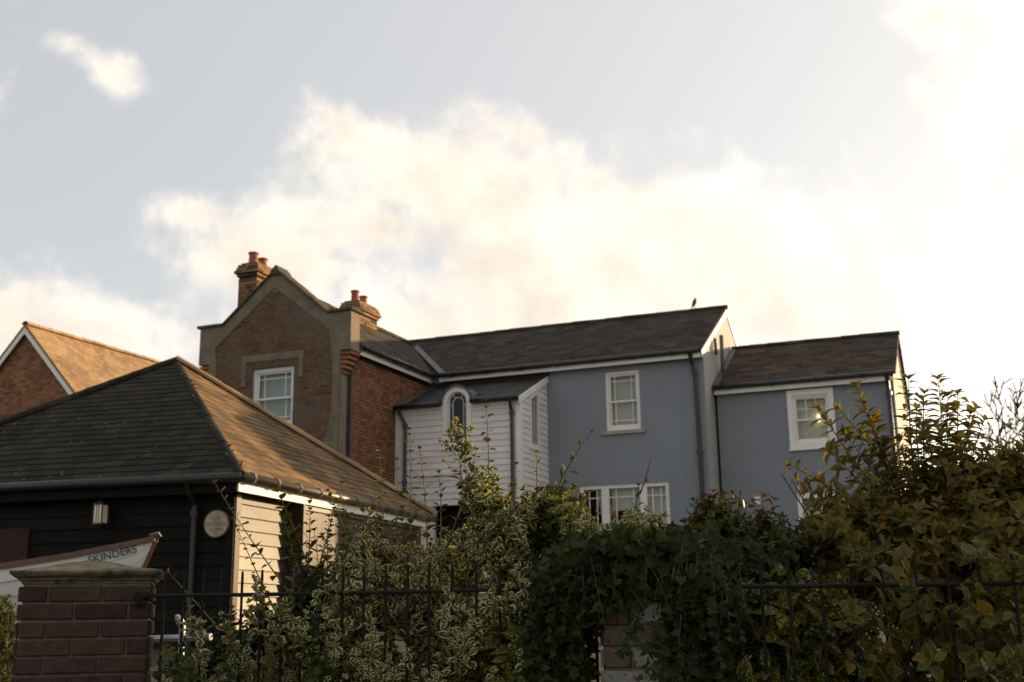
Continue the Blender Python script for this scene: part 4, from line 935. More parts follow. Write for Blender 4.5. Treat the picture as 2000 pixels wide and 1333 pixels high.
# ------------------------------------------------------------------ boat on its trailer
def boat():
    global ORG
    bow = Vector((-2.67, 8.5, 2.15)); ax = Vector((-1, .10, 0)).normalized(); sd = Vector((-ax.y, ax.x, 0))   # sd: towards the camera side is -y
    if sd.y > 0: sd = -sd
    ORG = bow + ax*1.8 + Vector((0, 0, -1.0))
    R_ = thing('dinghy', 'white clinker dinghy with brown gunwale, its bow rising above the brick gatepost', 'boat', ORG, 0)
    ss = [0, .10, .25, .5, .85, 1.25, 1.8, 2.5, 3.2, 3.7]
    zs = [2.15, 2.125, 2.09, 2.03, 1.965, 1.90, 1.835, 1.80, 1.80, 1.82]
    bm = [.012, .06, .13, .25, .40, .53, .64, .66, .58, .50]
    kz = [1.78, 1.62, 1.50, 1.40, 1.32, 1.27, 1.24, 1.24, 1.28, 1.33]; rk = [.16, .13, .09, .04, 0, 0, 0, 0, 0, 0]  # stem rake
    nb = 6
    def hp(i, t, side):       # t 0 sheer .. 1 keel
        b = bm[i]*math.cos(t*math.pi/2)**.62 if t < 1 else 0.0
        z = zs[i]+(kz[i]-zs[i])*t; s_ = ss[i]+rk[i]*t
        p = bow + ax*s_ + sd*(side*b); p.z = z; return p
    for side, nm in ((1, 'strake'), (-1, 'strake')):
        for k in range(nb):
            t0, t1 = k/nb, (k+1)/nb; vs = []; fs = []
            for i in range(len(ss)):
                a, b = hp(i, t0, side), hp(i, t1, side); o = sd*(side*.012*min(1, ss[i]*4))
                vs += [a, b+o, b, ]
            for i in range(len(ss)-1):
                q = 3*i; fs += [(q, q+1, q+4, q+3), (q+1, q+2, q+5, q+4)]
            MB().add(vs, fs).build(nm, 'hull_white', R_)
    for side in (1, -1):
        top = [hp(i, 0, side)+Vector((0, 0, .012)) for i in range(len(ss))]
        m = MB(); vs = []; fs = []
        for p in top: vs += [p+sd*(side*.022)+Vector((0, 0, -.028)), p+sd*(side*.022)+Vector((0, 0, .014)), p-sd*(side*.03)+Vector((0, 0, .014)), p-sd*(side*.03)+Vector((0, 0, -.028))]
        for i in range(len(top)-1):
            q = 4*i
            for j in range(4): fs.append((q+j, q+(j+1) % 4, q+4+(j+1) % 4, q+4+j))
        fs += [(0, 1, 2, 3)]; m.add(vs, fs).build('gunwale', 'varnish', R_)
    st = [bow + ax*(rk[0]*t*1.0)-ax*.012 + Vector((0, 0, .05-(2.15-kz[0]+.05)*t)) for t in (0, .3, .6, 1.)]
    MB().tube(st, [.022, .02, .02, .022], 6).build('stem', 'varnish', R_)
    MB().tube([bow+Vector((-.05, 0, .03)), bow+Vector((.02, -.02, .045)), bow+Vector((.03, 0, .02))], .012, 6).build('bow_fitting', 'lead', R_)
    ti = len(ss)-1; MB().add([hp(ti, t/nb, 1) for t in range(nb+1)]+[hp(ti, t/nb, -1) for t in range(nb-1, -1, -1)], [tuple(range(2*nb+1))]).build('transom', 'varnish', R_)
    # name on the bow
    a = hp(3, .13, 1); b = hp(1, .13, 1); X = (b-a).normalized(); c = hp(3, .32, 1); Y = (a-c).normalized(); Y = (Y-X*Y.dot(X)).normalized()
    F = frame(a, X, Y)
    text_mesh('name_lettering', 'SKINDERS', .076, 'letter_black', R_, F, .275, .022, .02, .0015, 1.02)
    ORG = Vector((-2.0, 7.0, .45))
    T = thing('boat_trailer', 'galvanised trailer bar and winch post standing in front of the dark shed wall', 'trailer', ORG, 0)
    MB().tube([(-2.9, 7.35, 1.44), (-1.83, 6.98, 1.47)], .022, 8).build('cross_bar', 'galvanised', T)
    MB().tube([(-2.015, 7.02, .3), (-2.015, 7.02, 1.545)], .020, 8).build('winch_post', 'galvanised', T)
    MB().tube([(-2.015, 7.0, 1.54), (-2.03, 6.99, 1.575), (-2.045, 6.98, 1.60)], [.024, .026, .012], 8).build('post_clamp', 'galvanised', T)
    MB().tube([(-1.96, 6.99, 1.495), (-1.90, 6.97, 1.505), (-1.87, 6.96, 1.49)], .022, 8).build('coupling_head', 'galvanised', T)
    MB().tube([(-2.9, 7.35, .3), (-2.9, 7.35, 1.46)], .022, 8).build('support_leg', 'galvanised', T)
boat()

def bird():
    global ORG
    p = HM @ Vector((1.15, 3.0, 9.155)); ORG = p
    R_ = thing('bird', 'small dark bird perched on the ridge of the blue house', 'bird', p, rad(40))
    ORG = Vector((0, 0, 0))
    b = MB(); b.tube([(-.10, 0, .0), (-.06, 0, .06), (-.01, 0, .12), (.02, 0, .18), (.03, 0, .22), (.045, 0, .25), (.05, 0, .275)], [.012, .035, .055, .052, .036, .030, .008], 10)
    b.build('body', 'feather', R_, smooth=True)
    MB().tube([(.07, 0, .248), (.10, 0, .243)], [.010, .002], 6).build('beak', 'black_metal', R_)
    for s in (-1, 1): MB().tube([(-.01, s*.02, .08), (0, s*.02, -.03)], .006, 5).build('leg', 'black_metal', R_)
    MB().add([(-.05, -.012, .07), (-.05, .012, .07), (-.15, .02, -.03), (-.15, -.02, -.03), (-.05, 0, .055)], [(0, 1, 2, 3), (0, 3, 2, 1), (4, 3, 2)]).build('tail', 'feather', R_)
bird()

# ------------------------------------------------------------------ brick gateposts and railings
def pillar(name, label, loc, rz, w, h, mat, cap=True, mortar='mortar_dark'):
    global ORG
    ORG = Vector((0, 0, 0)); R_ = thing(name, label, 'gatepost', loc, rz)
    hw = w/2; core = MB().box(-hw+.003, hw-.003, -hw+.003, hw-.003, 0, h).build('core', mortar, R_)
    bh, j = .065, .012; z = h-.0122-.077*int((h-.03)/.077)+.012; row = 0; n = 0; meshes = {}
    while z+bh < h+.001:
        # bricks that wrap the corners: lengths alternate per course
        for side in range(4):
            pat = ([.215, .215, w-.43-.024] if (row+side) % 2 == 0 else [.1025, .215, w-.3175-.024]) if w > .5 else ([.215, w-.215-.012] if (row+side) % 2 == 0 else [.1025, w-.1025-.012])
            x = -hw
            for L in pat:
                if L < .03: continue
                p = random.uniform(.003, .010)
                key = (round(L, 3), random.randrange(3))
                if key not in meshes:
                    m = MB(); dx = [random.uniform(-.004, .004) for _ in range(8)]; hl, hz = L/2, bh/2; r = .005
                    o_ = [(-hl, 0, -hz), (hl, 0, -hz), (hl, 0, hz), (-hl, 0, hz)]; f_ = [(-hl+r, -.02, -hz+r), (hl-r, -.02, -hz+r), (hl-r, -.02, hz-r), (-hl+r, -.02, hz-r)]
                    mid = [(-hl, -.014, -hz), (hl, -.014, -hz), (hl, -.014, hz), (-hl, -.014, hz)]
                    f_ = [(a+dx[i]*.6, b, c+dx[i+4]*.6) for i, (a, b, c) in enumerate(f_)]
                    m.add(o_+mid+f_, [(8, 9, 10, 11)] + [(i, (i+1) % 4, 4+(i+1) % 4, 4+i) for i in range(4)] + [(4+i, 4+(i+1) % 4, 8+(i+1) % 4, 8+i) for i in range(4)])
                    me = bpy.data.meshes.new('brick'); me.from_pydata(m.v, [], m.f); me.materials.append(MATS[mat]); meshes[key] = me
                o = link('brick', meshes[key], R_)
                Rz = Matrix.Rotation(side*math.pi/2, 4, 'Z')
                o.matrix_local = Rz @ Matrix.Translation((x+L/2, -hw+.007-p*.5, z+bh/2)) @ Matrix.Rotation(random.uniform(-.006, .006), 4, 'Y')
                x += L+j
        z += bh+j; row += 1
    if cap:
        prof0 = [(hw+.005, h-.002), (hw+.008, h+.022), (hw+.020, h+.026), (hw+.022, h+.040), (hw+.030, h+.052), (hw+.045, h+.066), (hw+.047, h+.074), (hw+.052, h+.080), (hw+.054, h+.098), (hw+.046, h+.106)]
        prof = [(r, h+(z-h)*.55) for r, z in prof0]
        vs = []; fs = []; ns = 5
        def ringpts(r, z, wob):
            out = []
            for s_ in range(4):
                for i in range(ns):
                    t = -1+2*i/ns; a = [(t, -1), (1, t), (-t, 1), (-1, -t)][s_]
                    out.append((a[0]*r+random.uniform(-wob, wob), a[1]*r+random.uniform(-wob, wob), z+random.uniform(-wob, wob)))
            return out
        for r, z in prof: vs += ringpts(r, z, .0022)
        for r, z in ((hw*.72, h+.078), (hw*.4, h+.096), (hw*.1, h+.108)): vs += ringpts(r, z, .004)
        k = 4*ns; nr = len(prof)+3
        for a in range(nr-1):
            for i in range(k): fs.append((a*k+i, a*k+(i+1) % k, (a+1)*k+(i+1) % k, (a+1)*k+i))
        fs.append(tuple(range((nr-1)*k, nr*k)))
        MB().add(vs, fs).build('cap_stone', 'stone_cap', R_)
    return R_
pillar('gatepost', 'brown brick gatepost with a moulded pyramid stone cap at left', (-1.985, 5.40, 0), rad(16), .535, 1.742, 'brick_pillar')
FA = Vector((-1.58, 5.14, 0)); FD = Vector((math.cos(rad(-20)), math.sin(rad(-20)), 0)); FN = Vector((-FD.y, FD.x, 0))
def fpt(s, d, z): return FA + FD*s + FN*d + Vector((0, 0, z))
pm = fpt(2.235, .12, 0)
pillar('painted_gatepost', 'flaking white painted brick gatepost smothered in ivy', (pm.x, pm.y, 0), rad(-20), .36, 1.62, 'brick_painted', cap=False, mortar='mortar')
def railing(label, s0, s1, zr, ztop, step=.1, seed=1):
    global ORG
    rng = random.Random(seed); ORG = fpt((s0+s1)/2, 0, .1)
    R_ = thing('railing', label, 'railing', ORG, 0, 'iron railings along the hedge')
    MB().tube([fpt(s0, 0, zr), fpt((s0+s1)/2, 0, zr-.006), fpt(s1, 0, zr)], .0082, 8).build('rail', 'iron', R_)
    MB().tube([fpt(s0, 0, .35), fpt(s1, 0, .35)], .0125, 8).build('rail', 'iron', R_)
    s = s0+.08
    while s < s1-.02:
        l = rng.uniform(-.004, .004); zt = ztop+rng.uniform(-.008, .008)
        MB().tube([fpt(s, 0, .05), fpt(s+l, 0, zt-.02), fpt(s+l, 0, zt)], [.0060, .0060, .0045], 8).build('bar', 'iron', R_)
        s += step*rng.uniform(.97, 1.03)
    return R_
r1 = railing('black iron railing running from the capped gatepost into the variegated hedge', -.06, 2.05, 1.685, 1.79, .1, 1)
MB().tube([fpt(-.06, 0, 1.685), fpt(-.13, .0, 1.683)], [.016, .02], 8).build('socket', 'iron', r1)
MB().lathe(fpt(-.10, -.012, 1.635), [(.012, 0), (.02, .015), (.022, .05), (.012, .06)], 10).build('socket', 'iron', r1)
railing('black iron railing in front of the golden shrubs at right', 2.56, 4.3, 1.675, 1.765, .108, 2)

# ------------------------------------------------------------------ plants
def leaf_template(prof, rows=5, fold=.25, curl=.25, wav=.0):
    """unit leaf: y 0..1 along, half width profile; returns verts, faces, uv per loop"""
    vs = [(0, 0, 0)]; uvs = [(.5, 0)]; n = len(prof)
    for i, w in enumerate(prof):
        y = (i+1)/(n+1); z = -curl*y*y*.5; yy = y*(1-.10*curl)
        for sx, u in ((-1, 0), (0, .5), (1, 1)): vs.append((sx*w, yy, z+abs(sx)*w*fold + (wav*math.sin(i*2.1+sx) if sx else 0))); uvs.append((u, y))
    vs.append((0, 1-.1*curl, -curl*.5)); uvs.append((.5, 1))
    fs = [(0, 2, 1), (0, 3, 2)]
    for i in range(n-1):
        a = 1+3*i; b = a+3; fs += [(a, a+1, b+1, b), (a+1, a+2, b+2, b+1)]
    a = 1+3*(n-1); t = len(vs)-1; fs += [(a, a+1, t), (a+1, a+2, t)]
    return np.array(vs, float), fs, uvs
T_OVAL = [leaf_template([.14, .27, .30, .25, .14], fold=f, curl=c, wav=w) for f, c, w in ((.25, .2, .01), (.4, .45, .015), (.1, .1, .01), (.35, .7, .02))]
T_ROUND = [leaf_template([.24, .37, .38, .26], fold=f, curl=c, wav=.015) for f, c in ((.2, .2), (.45, .5), (.1, -.1), (.6, .3))]
T_LANCE = [leaf_template([.11, .20, .215, .17, .085], fold=f, curl=c) for f, c in ((.45, .5), (.6, .8), (.3, .3), (.5, 1.1))]
T_LAUREL = [leaf_template([.10, .165, .19, .18, .13, .06], fold=f, curl=c, wav=.012) for f, c in ((.25, .35), (.4, .6), (.15, .2))]
def ivy_template(fold, curl):
    P = [(0, 0), (.30, -.10), (.46, .16), (.34, .34), (.40, .60), (.20, .62), (0, 1.0), (-.20, .62), (-.40, .60), (-.34, .34), (-.46, .16), (-.30, -.10)]
    vs = [(0, .36, 0)] + [(x, y, abs(x)*fold - curl*max(0, y)**2*.4) for x, y in P]; n = len(P)
    return np.array(vs, float), [(0, 1+i, 1+(i+1) % n) for i in range(n)], [(.5, .4)] + [(.5+x, max(0, y)) for x, y in P]
T_IVY = [ivy_template(.15, .3), ivy_template(.35, .5), ivy_template(.05, .15)]
def needle():
    return np.array([(-.12, 0, 0), (.12, 0, 0), (.2, .5, .03), (0, 1, 0), (-.2, .5, .03)], float), [(0, 1, 2, 3, 4)], [(0, 0), (1, 0), (1, .5), (.5, 1), (0, .5)]
T_NEEDLE = [needle()]

class Plant:
    def __init__(s, name, label, cat, loc, seed, group=None):
        global ORG
        s.rng = random.Random(seed); s.loc = Vector(loc); ORG = s.loc
        s.root = thing(name, label, cat, loc, 0, group); s.stem = MB(); s.leaves = {}
    def leaf(s, p, d, up, size, mat, tmpl, k=None):
        """d: direction of the leaf, up: side its face turns to"""
        d = d.normalized(); x = d.cross(up)
        if x.length < 1e-4: x = d.orthogonal()
        x.normalize(); z = x.cross(d)
        k = s.rng.randrange(len(tmpl)) if k is None else k
        s.leaves.setdefault((mat, id(tmpl), k), (tmpl[k], []))[1].append((p-s.loc, x, d, z, size))
    def shoot(s, base, tip, mat, tmpl, size, nodes=10, bow=.08, start=.25, r=.004, ang=55, arr='opp', upbias=.5, tip_scale=.55, stem='twig', whorl=0, droop=0., jit=.25, sag=0., face=None):
        rng = s.rng; base, tip = Vector(base), Vector(tip); ax = tip-base; L = ax.length
        if L < 1e-4: return
        off = Vector((rng.gauss(0, 1), rng.gauss(0, 1), rng.gauss(0, .5))); off -= ax*(off.dot(ax)/L/L); off = off.normalized()*bow*L if off.length > 0 else off
        ctrl = (base+tip)/2+off+Vector((0, 0, sag*L))
        B = lambda t: base*(1-t)**2+ctrl*2*t*(1-t)+tip*t*t
        n = 5 if L < .35 else 9
        s.stem.tube([B(i/n) for i in range(n+1)], [r*(1-.75*i/n) for i in range(n+1)], 4 if r < .006 else 6, cap=False)
        ph = rng.uniform(0, 6.28)
        for i in range(nodes):
            t = start+(1-start)*(i+.5*rng.random())/nodes; p = B(t); tn = (B(min(1, t+.02))-B(t-.02)).normalized()
            e1 = tn.orthogonal().normalized(); e2 = tn.cross(e1)
            cnt = 2 if arr == 'opp' else (3 if arr == 'whorl' else 1)
            for c in range(cnt):
                a = ph + (math.pi*c if arr == 'opp' else 2.09*c) + (1.57*i if arr != 'alt' else 2.4*i) + rng.gauss(0, jit)
                out = e1*math.cos(a)+e2*math.sin(a); an = rad(ang)*rng.uniform(.75, 1.25)
                d = tn*math.cos(an)+out*math.sin(an)+Vector((0, 0, -droop*rng.random()))
                upv = (tn*.9+Vector((0, 0, upbias))-out*.3)+Vector((rng.gauss(0, .2), rng.gauss(0, .2), 0))
                if face is not None: upv = face+Vector((rng.gauss(0, .35), rng.gauss(0, .25), rng.gauss(0, .35)))
                f = 1-(1-tip_scale)*max(0, (t-.55)/.45)
                s.leaf(p+out*r, d+Vector((rng.gauss(0, .16), rng.gauss(0, .16), rng.gauss(-.05, .2))), upv, size*f*rng.choice((.55, .8, .9, 1., 1.1, 1.3))*rng.uniform(.9, 1.1), mat, tmpl)
        tn = (B(1)-B(.96)).normalized()
        for c in range(whorl):
            a = ph+6.28*c/whorl; e1 = tn.orthogonal().normalized(); e2 = tn.cross(e1); out = e1*math.cos(a)+e2*math.sin(a)
            s.leaf(B(1), tn*.75+out*rng.uniform(.5, .9), tn-out*.5, size*tip_scale*rng.uniform(.8, 1.15), mat, tmpl)
    def clump(s, c, rad3, n, mat, tmpl, size, L=(.12, .28), nodes=6, up=.5, fwd_=.4, whorl=3, shell=.55, **kw):
        """n leafy twigs growing out through an uneven mass"""
        rng = s.rng; c = Vector(c)
        for _ in range(n):
            while True:
                q = Vector((rng.uniform(-1, 1), rng.uniform(-1, 1), rng.uniform(-1, 1)))
                if shell*.5 < q.length < 1: break
            q = q*(.75+.5*rng.random()*rng.random())
            p = c+Vector((q.x*rad3[0], q.y*rad3[1], q.z*rad3[2]))
            d = Vector((q.x*.8, q.y*.6-fwd_, q.z*.8+up))+Vector((rng.gauss(0, .45), rng.gauss(0, .45), rng.gauss(0, .35)))
            d = d.normalized()*rng.uniform(*L)
            s.shoot(p-d*.7, p+d*.3, mat, tmpl, size, nodes=nodes, start=.15, r=.0028, whorl=whorl, **kw)
    def finish(s, stem='twig', limit=300, leafname='leaf'):
        global ORG
        ORG = s.loc
        if s.stem.v: s.stem.build('stems', stem, s.root, kind='stuff')
        allv = []
        for key, (tm, lst) in s.leaves.items():
            for L in lst: allv.append((key, L))
        # pick the leaves that show largest: the nearest one in each little cell of the view, then by apparent size
        cells = {}
        for i, (key, L) in enumerate(allv):
            r = to_px(s.loc+L[0]+L[2]*(L[4]*.5))
            if r is None or not (0 < r[0] < 2000 and 0 < r[1] < 1333): continue
            c = (int(r[0]/16), int(r[1]/16))
            if c not in cells or cells[c][0] > r[2]: cells[c] = (r[2], i, L[4]/r[2])
        pick = sorted(cells.values(), key=lambda q: -q[2])[:limit]; chosen = {q[1] for q in pick}
        meshes = {}
        byk = {}
        for i, (key, L) in enumerate(allv):
            if i in chosen:
                if key not in meshes:
                    (v, f, uv) = s.leaves[key][0]; me = bpy.data.meshes.new(leafname); me.from_pydata(v.tolist(), [], f)
                    ul = me.uv_layers.new(name='UVMap'); me.materials.append(MATS[key[0]])
                    for lp in me.loops: ul.data[lp.index].uv = uv[lp.vertex_index]
                    meshes[key] = me
                o = link(leafname, meshes[key], s.root); p, x, d, z, sz = L
                mm = Matrix((x*sz, d*sz, z*sz)).transposed().to_4x4(); mm.translation = p; o.matrix_local = mm
            else: byk.setdefault(key[0], {}).setdefault(key, []).append(L)
        for mat, groups in byk.items():
            V = []; LV = []; LS = []; UV = []; o = 0
            for key, lst in groups.items():
                v, f, uv = s.leaves[key][0]; n = len(lst); k = len(v)
                P = np.array([tuple(l[0]) for l in lst]); X = np.array([tuple(l[1]*l[4]) for l in lst]); D = np.array([tuple(l[2]*l[4]) for l in lst]); Z = np.array([tuple(l[3]*l[4]) for l in lst])
                pts = P[:, None, :]+v[None, :, 0:1]*X[:, None, :]+v[None, :, 1:2]*D[:, None, :]+v[None, :, 2:3]*Z[:, None, :]
                V.append(pts.reshape(-1, 3)); idx = np.array([i for q in f for i in q]); tot = np.array([len(q) for q in f])
                LV.append((idx[None, :]+(o+np.arange(n)*k)[:, None]).ravel()); LS.append(np.tile(tot, n)); UV.append(np.tile(np.array([uv[i] for i in idx]), (n, 1))); o += n*k
            V = np.concatenate(V); LV = np.concatenate(LV); LS = np.concatenate(LS); UV = np.concatenate(UV)
            me = bpy.data.meshes.new('foliage'); me.vertices.add(len(V)); me.vertices.foreach_set('co', V.astype(np.float32).ravel())
            me.loops.add(len(LV)); me.loops.foreach_set('vertex_index', LV.astype(np.int32))
            me.polygons.add(len(LS)); st = np.concatenate([[0], np.cumsum(LS)[:-1]]); me.polygons.foreach_set('loop_start', st.astype(np.int32))
            me.update(calc_edges=True)
            ul = me.uv_layers.new(name='UVMap'); ul.data.foreach_set('uv', UV.astype(np.float32).ravel())
            me.materials.append(MATS[mat]); me.validate()
            link('foliage', me, s.root, 'stuff')

def gnd(x, y): return (x, y, gz(y))
def blob(P, x0, x1, y0, y1, Y, dep, n, mat, tmpl, size, **kw):
    """twigs filling the part of a bush seen between photo columns x0..x1 and rows y0..y1 at the distance Y, dep deep"""
    c = at((x0+x1)/2, (y0+y1)/2, Y); rx = (x1-x0)/2/PXF*Y; rz = (y1-y0)/2/PXF*Y
    P.clump(c, (rx, dep, rz), n, mat, tmpl, size, **kw)

# --- variegated evergreen, cream edged leaves, tall shoots
def variegated():
    P = Plant('variegated_shrub', 'tall cream-edged variegated shrub with upright shoots in front of the white boarded wall', 'shrub', gnd(-.35, 5.15), 11)
    m, t = 'leaf_cream_edged', T_ROUND
    for x0, x1, y0, y1, Y, n in ((905, 985, 930, 1010, 5.1, 34), (890, 1050, 1000, 1110, 5.05, 85), (960, 1060, 1060, 1170, 5.0, 60), (640, 800, 1040, 1180, 5.15, 75), (720, 900, 1100, 1250, 5.1, 110),
                                 (640, 760, 1130, 1290, 5.0, 55), (780, 960, 1040, 1180, 5.35, 60), (820, 1000, 1180, 1340, 5.0, 90), (600, 800, 1250, 1400, 4.95, 60), (930, 1040, 1120, 1300, 4.9, 45), (700, 900, 1240, 1420, 5.2, 70)):
        blob(P, x0, x1, y0, y1, Y, .22, int(n*1.15), m, t, .050, L=(.10, .22), nodes=5, whorl=4, arr='opp', ang=60)
    tall = [((946, 1080), (948, 785), 5.05, 15), ((905, 960), (893, 852), 5.0, 12), ((955, 1030), (905, 900), 5.02, 9), ((985, 1030), (870, 902), 5.0, 8), ((835, 1110), (820, 878), 5.1, 10), ((748, 1120), (741, 885), 5.2, 9),
            ((700, 1120), (642, 960), 5.05, 8), ((678, 1150), (668, 945), 5.1, 9), ((905, 1060), (1007, 1200), 5.0, 3), ((1012, 1060), (1005, 950), 5.1, 6), ((985, 1040), (1008, 908), 5.15, 7), ((1040, 1060), (1047, 885), 5.15, 6),
            ((860, 1060), (857, 925), 5.05, 9), ((800, 1090), (800, 840), 5.25, 13), ((770, 1100), (775, 900), 5.25, 7), ((730, 1110), (738, 985), 5.2, 6), ((895, 1010), (930, 880), 5.05, 7), ((920, 1010), (958, 930), 5.0, 6), ((865, 1090), (905, 970), 5.1, 4),
            ((690, 1250), (655, 1100), 4.95, 8), ((880, 1333), (820, 1050), 4.9, 8), ((735, 1330), (720, 1130), 4.9, 9), ((1000, 1150), (960, 1010), 4.95, 9)]
    for (bx, by), (tx, ty), Y, n in tall:
        P.shoot(at(bx, by, Y), at(tx, ty, Y+P.rng.uniform(-.05, .05)), m if P.rng.random() < .6 else 'leaf_sprig', t, .043, nodes=n, bow=.05, start=.12, r=.0052, whorl=4, ang=62, tip_scale=.5)
    for k in range(16):
        x = P.rng.uniform(610, 800); y = P.rng.uniform(985, 1060); Y = P.rng.uniform(5.05, 5.3)
        P.shoot(at(x+P.rng.uniform(-15, 25), y+150, Y), at(x, y, Y), 'leaf_sprig' if k % 3 else m, t, .042, nodes=9, bow=.05, start=.1, r=.0042, whorl=4, ang=62, tip_scale=.6)
    for _ in range(15):     # side twigs on the flowering-looking head
        a = P.rng.uniform(0, 6.28); p = at(893+P.rng.gauss(0, 8), 866+P.rng.gauss(0, 10), 5.0)
        P.shoot(p, p+Vector((.05*math.cos(a), .04*math.sin(a), P.rng.uniform(0, .05))), m, t, .036, nodes=2, whorl=4, r=.002)
    for x, y in ((690, 1305), (385, 1230), (640, 1170)):
        for k in range(6): p = at(x+P.rng.gauss(0, 6), y+P.rng.gauss(0, 6), 4.85); P.shoot(p-Vector((0, 0, .03)), p+Vector((P.rng.gauss(0, .02), -.02, .02)), m, T_OVAL, .055, nodes=2, whorl=5, r=.003)
    for k in range(34):     # twigs pushing out between the bars
        x = P.rng.uniform(630, 1030); y = P.rng.uniform(1110, 1330); Y = 4.82-(x-630)*.0007
        P.shoot(at(x+P.rng.uniform(-25, 25), y+70, Y+.12), at(x, y, Y-P.rng.uniform(.03, .14)), m, T_ROUND if k % 2 else T_OVAL, .046, nodes=5, bow=.1, start=.2, r=.003, whorl=4, ang=64)
    # bare main stems
    for x in (690, 760, 830, 910, 980):
        b = Vector(gnd(at(x, 1333, 5.2).x, 5.2)); q = at(x+P.rng.uniform(-20, 20), 1120, 5.15); P.stem.tube([b, (b+q)/2+Vector((.03, 0, 0)), q], [.016, .012, .006], 6)
    P.finish('twig_green')
variegated()

def sprigs():
    P = Plant('leggy_shrub', 'leggy green shrub with long bare shoots crossing the sunlit plank door', 'shrub', gnd(-1.1, 5.3), 12)
    m, t = 'leaf_sprig', T_ROUND
    for (bx, by), (tx, ty), Y, n, sz in (((590, 1190), (420, 945), 5.2, 11, .034), ((540, 1200), (462, 1030), 5.1, 9, .028), ((610, 1130), (543, 962), 5.25, 7, .048), ((585, 1120), (553, 1010), 5.2, 9, .046), ((600, 1130), (605, 985), 5.3, 10, .042), ((570, 1180), (575, 1080), 5.2, 8, .04),
                                    ((380, 1250), (365, 1165), 5.2, 5, .035), ((420, 1220), (330, 1120), 5.3, 5, .035), ((625, 1100), (655, 980), 5.3, 9, .042), ((520, 1260), (505, 1160), 5.1, 8, .035)):
        P.shoot(at(bx, by, Y), at(tx, ty, Y), m, t, sz, nodes=n, bow=.03, start=.2, r=.0048, whorl=3, ang=60, arr='opp', tip_scale=.7)
    d = 'leaf_dark'
    for x0, x1, y0, y1, Y, n in ((575, 670, 1105, 1220, 5.3, 60), (590, 700, 1160, 1340, 5.35, 80), (480, 600, 1170, 1340, 5.3, 80), (290, 420, 1300, 1420, 5.45, 45), (400, 500, 1210, 1380, 5.4, 60)):
        blob(P, x0, x1, y0, y1, Y, .2, n, d, T_ROUND, .052, L=(.12, .25), nodes=6, whorl=3)
    for x0, x1, y0, y1, Y, n in ((300, 440, 1300, 1400, 5.1, 34), (420, 600, 1240, 1400, 5.05, 60)):
        blob(P, x0, x1, y0, y1, Y, .15, n, 'leaf_cream_edged', T_OVAL, .045, L=(.10, .2), nodes=5, whorl=4)
    for k in range(30):
        x = P.rng.uniform(310, 640); y = P.rng.uniform(1190, 1330) if x < 450 else P.rng.uniform(1130, 1330); Y = 5.0-(x-310)*.0007
        P.shoot(at(x+P.rng.uniform(-30, 30), y+80, Y+.12), at(x, y, Y-P.rng.uniform(.02, .14)), ('leaf_dark', 'leaf_sprig', 'leaf_cream_edged')[k % 3], T_ROUND, .042, nodes=6, bow=.1, start=.2, r=.003, whorl=3, ang=62)
    for x in (320, 430, 540, 610, 660):
        b = Vector(gnd(at(x, 1333, 5.3).x, 5.3)); q = at(x, 1180, 5.3); P.stem.tube([b, (b+q)/2, q], [.014, .010, .005], 6)
    P.finish('twig_green')
sprigs()

def hedge():
    P = Plant('evergreen_hedge', 'glossy evergreen hedge between ivy-clad gatepost and blue house', 'hedge', gnd(.75, 5.0), 13)
    m = 'leaf_hedge'
    for x0, x1, y0, y1, Y, n in ((1020, 1160, 1000, 1110, 5.1, 95), (1150, 1340, 1050, 1140, 4.95, 120), (1300, 1480, 1035, 1140, 4.8, 130), (1340, 1460, 985, 1060, 4.9, 70), (1440, 1600, 1020, 1150, 4.75, 120), (1080, 1500, 1060, 1260, 5.15, 200), (1540, 1740, 1180, 1420, 4.95, 110), (1040, 1130, 960, 1010, 5.05, 30)):
        blob(P, x0, x1, y0, y1, Y, .22, n, m, T_OVAL, .048, L=(.12, .26), nodes=6, whorl=4)
    for x0, x1, y0, y1, Y, n in ((1160, 1300, 1025, 1080, 4.75, 70), (1215, 1300, 1005, 1060, 4.8, 30), (1010, 1080, 975, 1020, 5.0, 22), (1100, 1180, 1020, 1070, 4.85, 25)):
        blob(P, x0, x1, y0, y1, Y, .14, n, 'leaf_cream_edged', T_OVAL, .045, L=(.08, .18), nodes=5, whorl=4)
    for (bx, by), (tx, ty), Y, n, sz in (((1062, 1010), (1152, 845), 5.0, 8, .05), ((1235, 1030), (1247, 950), 4.75, 5, .045), ((1250, 965), (1272, 893), 4.75, 2, .02), ((1060, 1010), (1085, 955), 4.95, 4, .05)):
        P.shoot(at(bx, by, Y), at(tx, ty, Y), m, T_OVAL, sz, nodes=n, bow=.05, start=.2, r=.005, whorl=3 if n > 2 else 0, ang=60)
    for x in (1080, 1180, 1300, 1420, 1540):
        b = Vector(gnd(at(x, 1333, 5.1).x, 5.1)); q = at(x, 1110, 5.1); P.stem.tube([b, (b+q)/2, q], [.02, .014, .007], 6)
    P.finish('twig')
hedge()

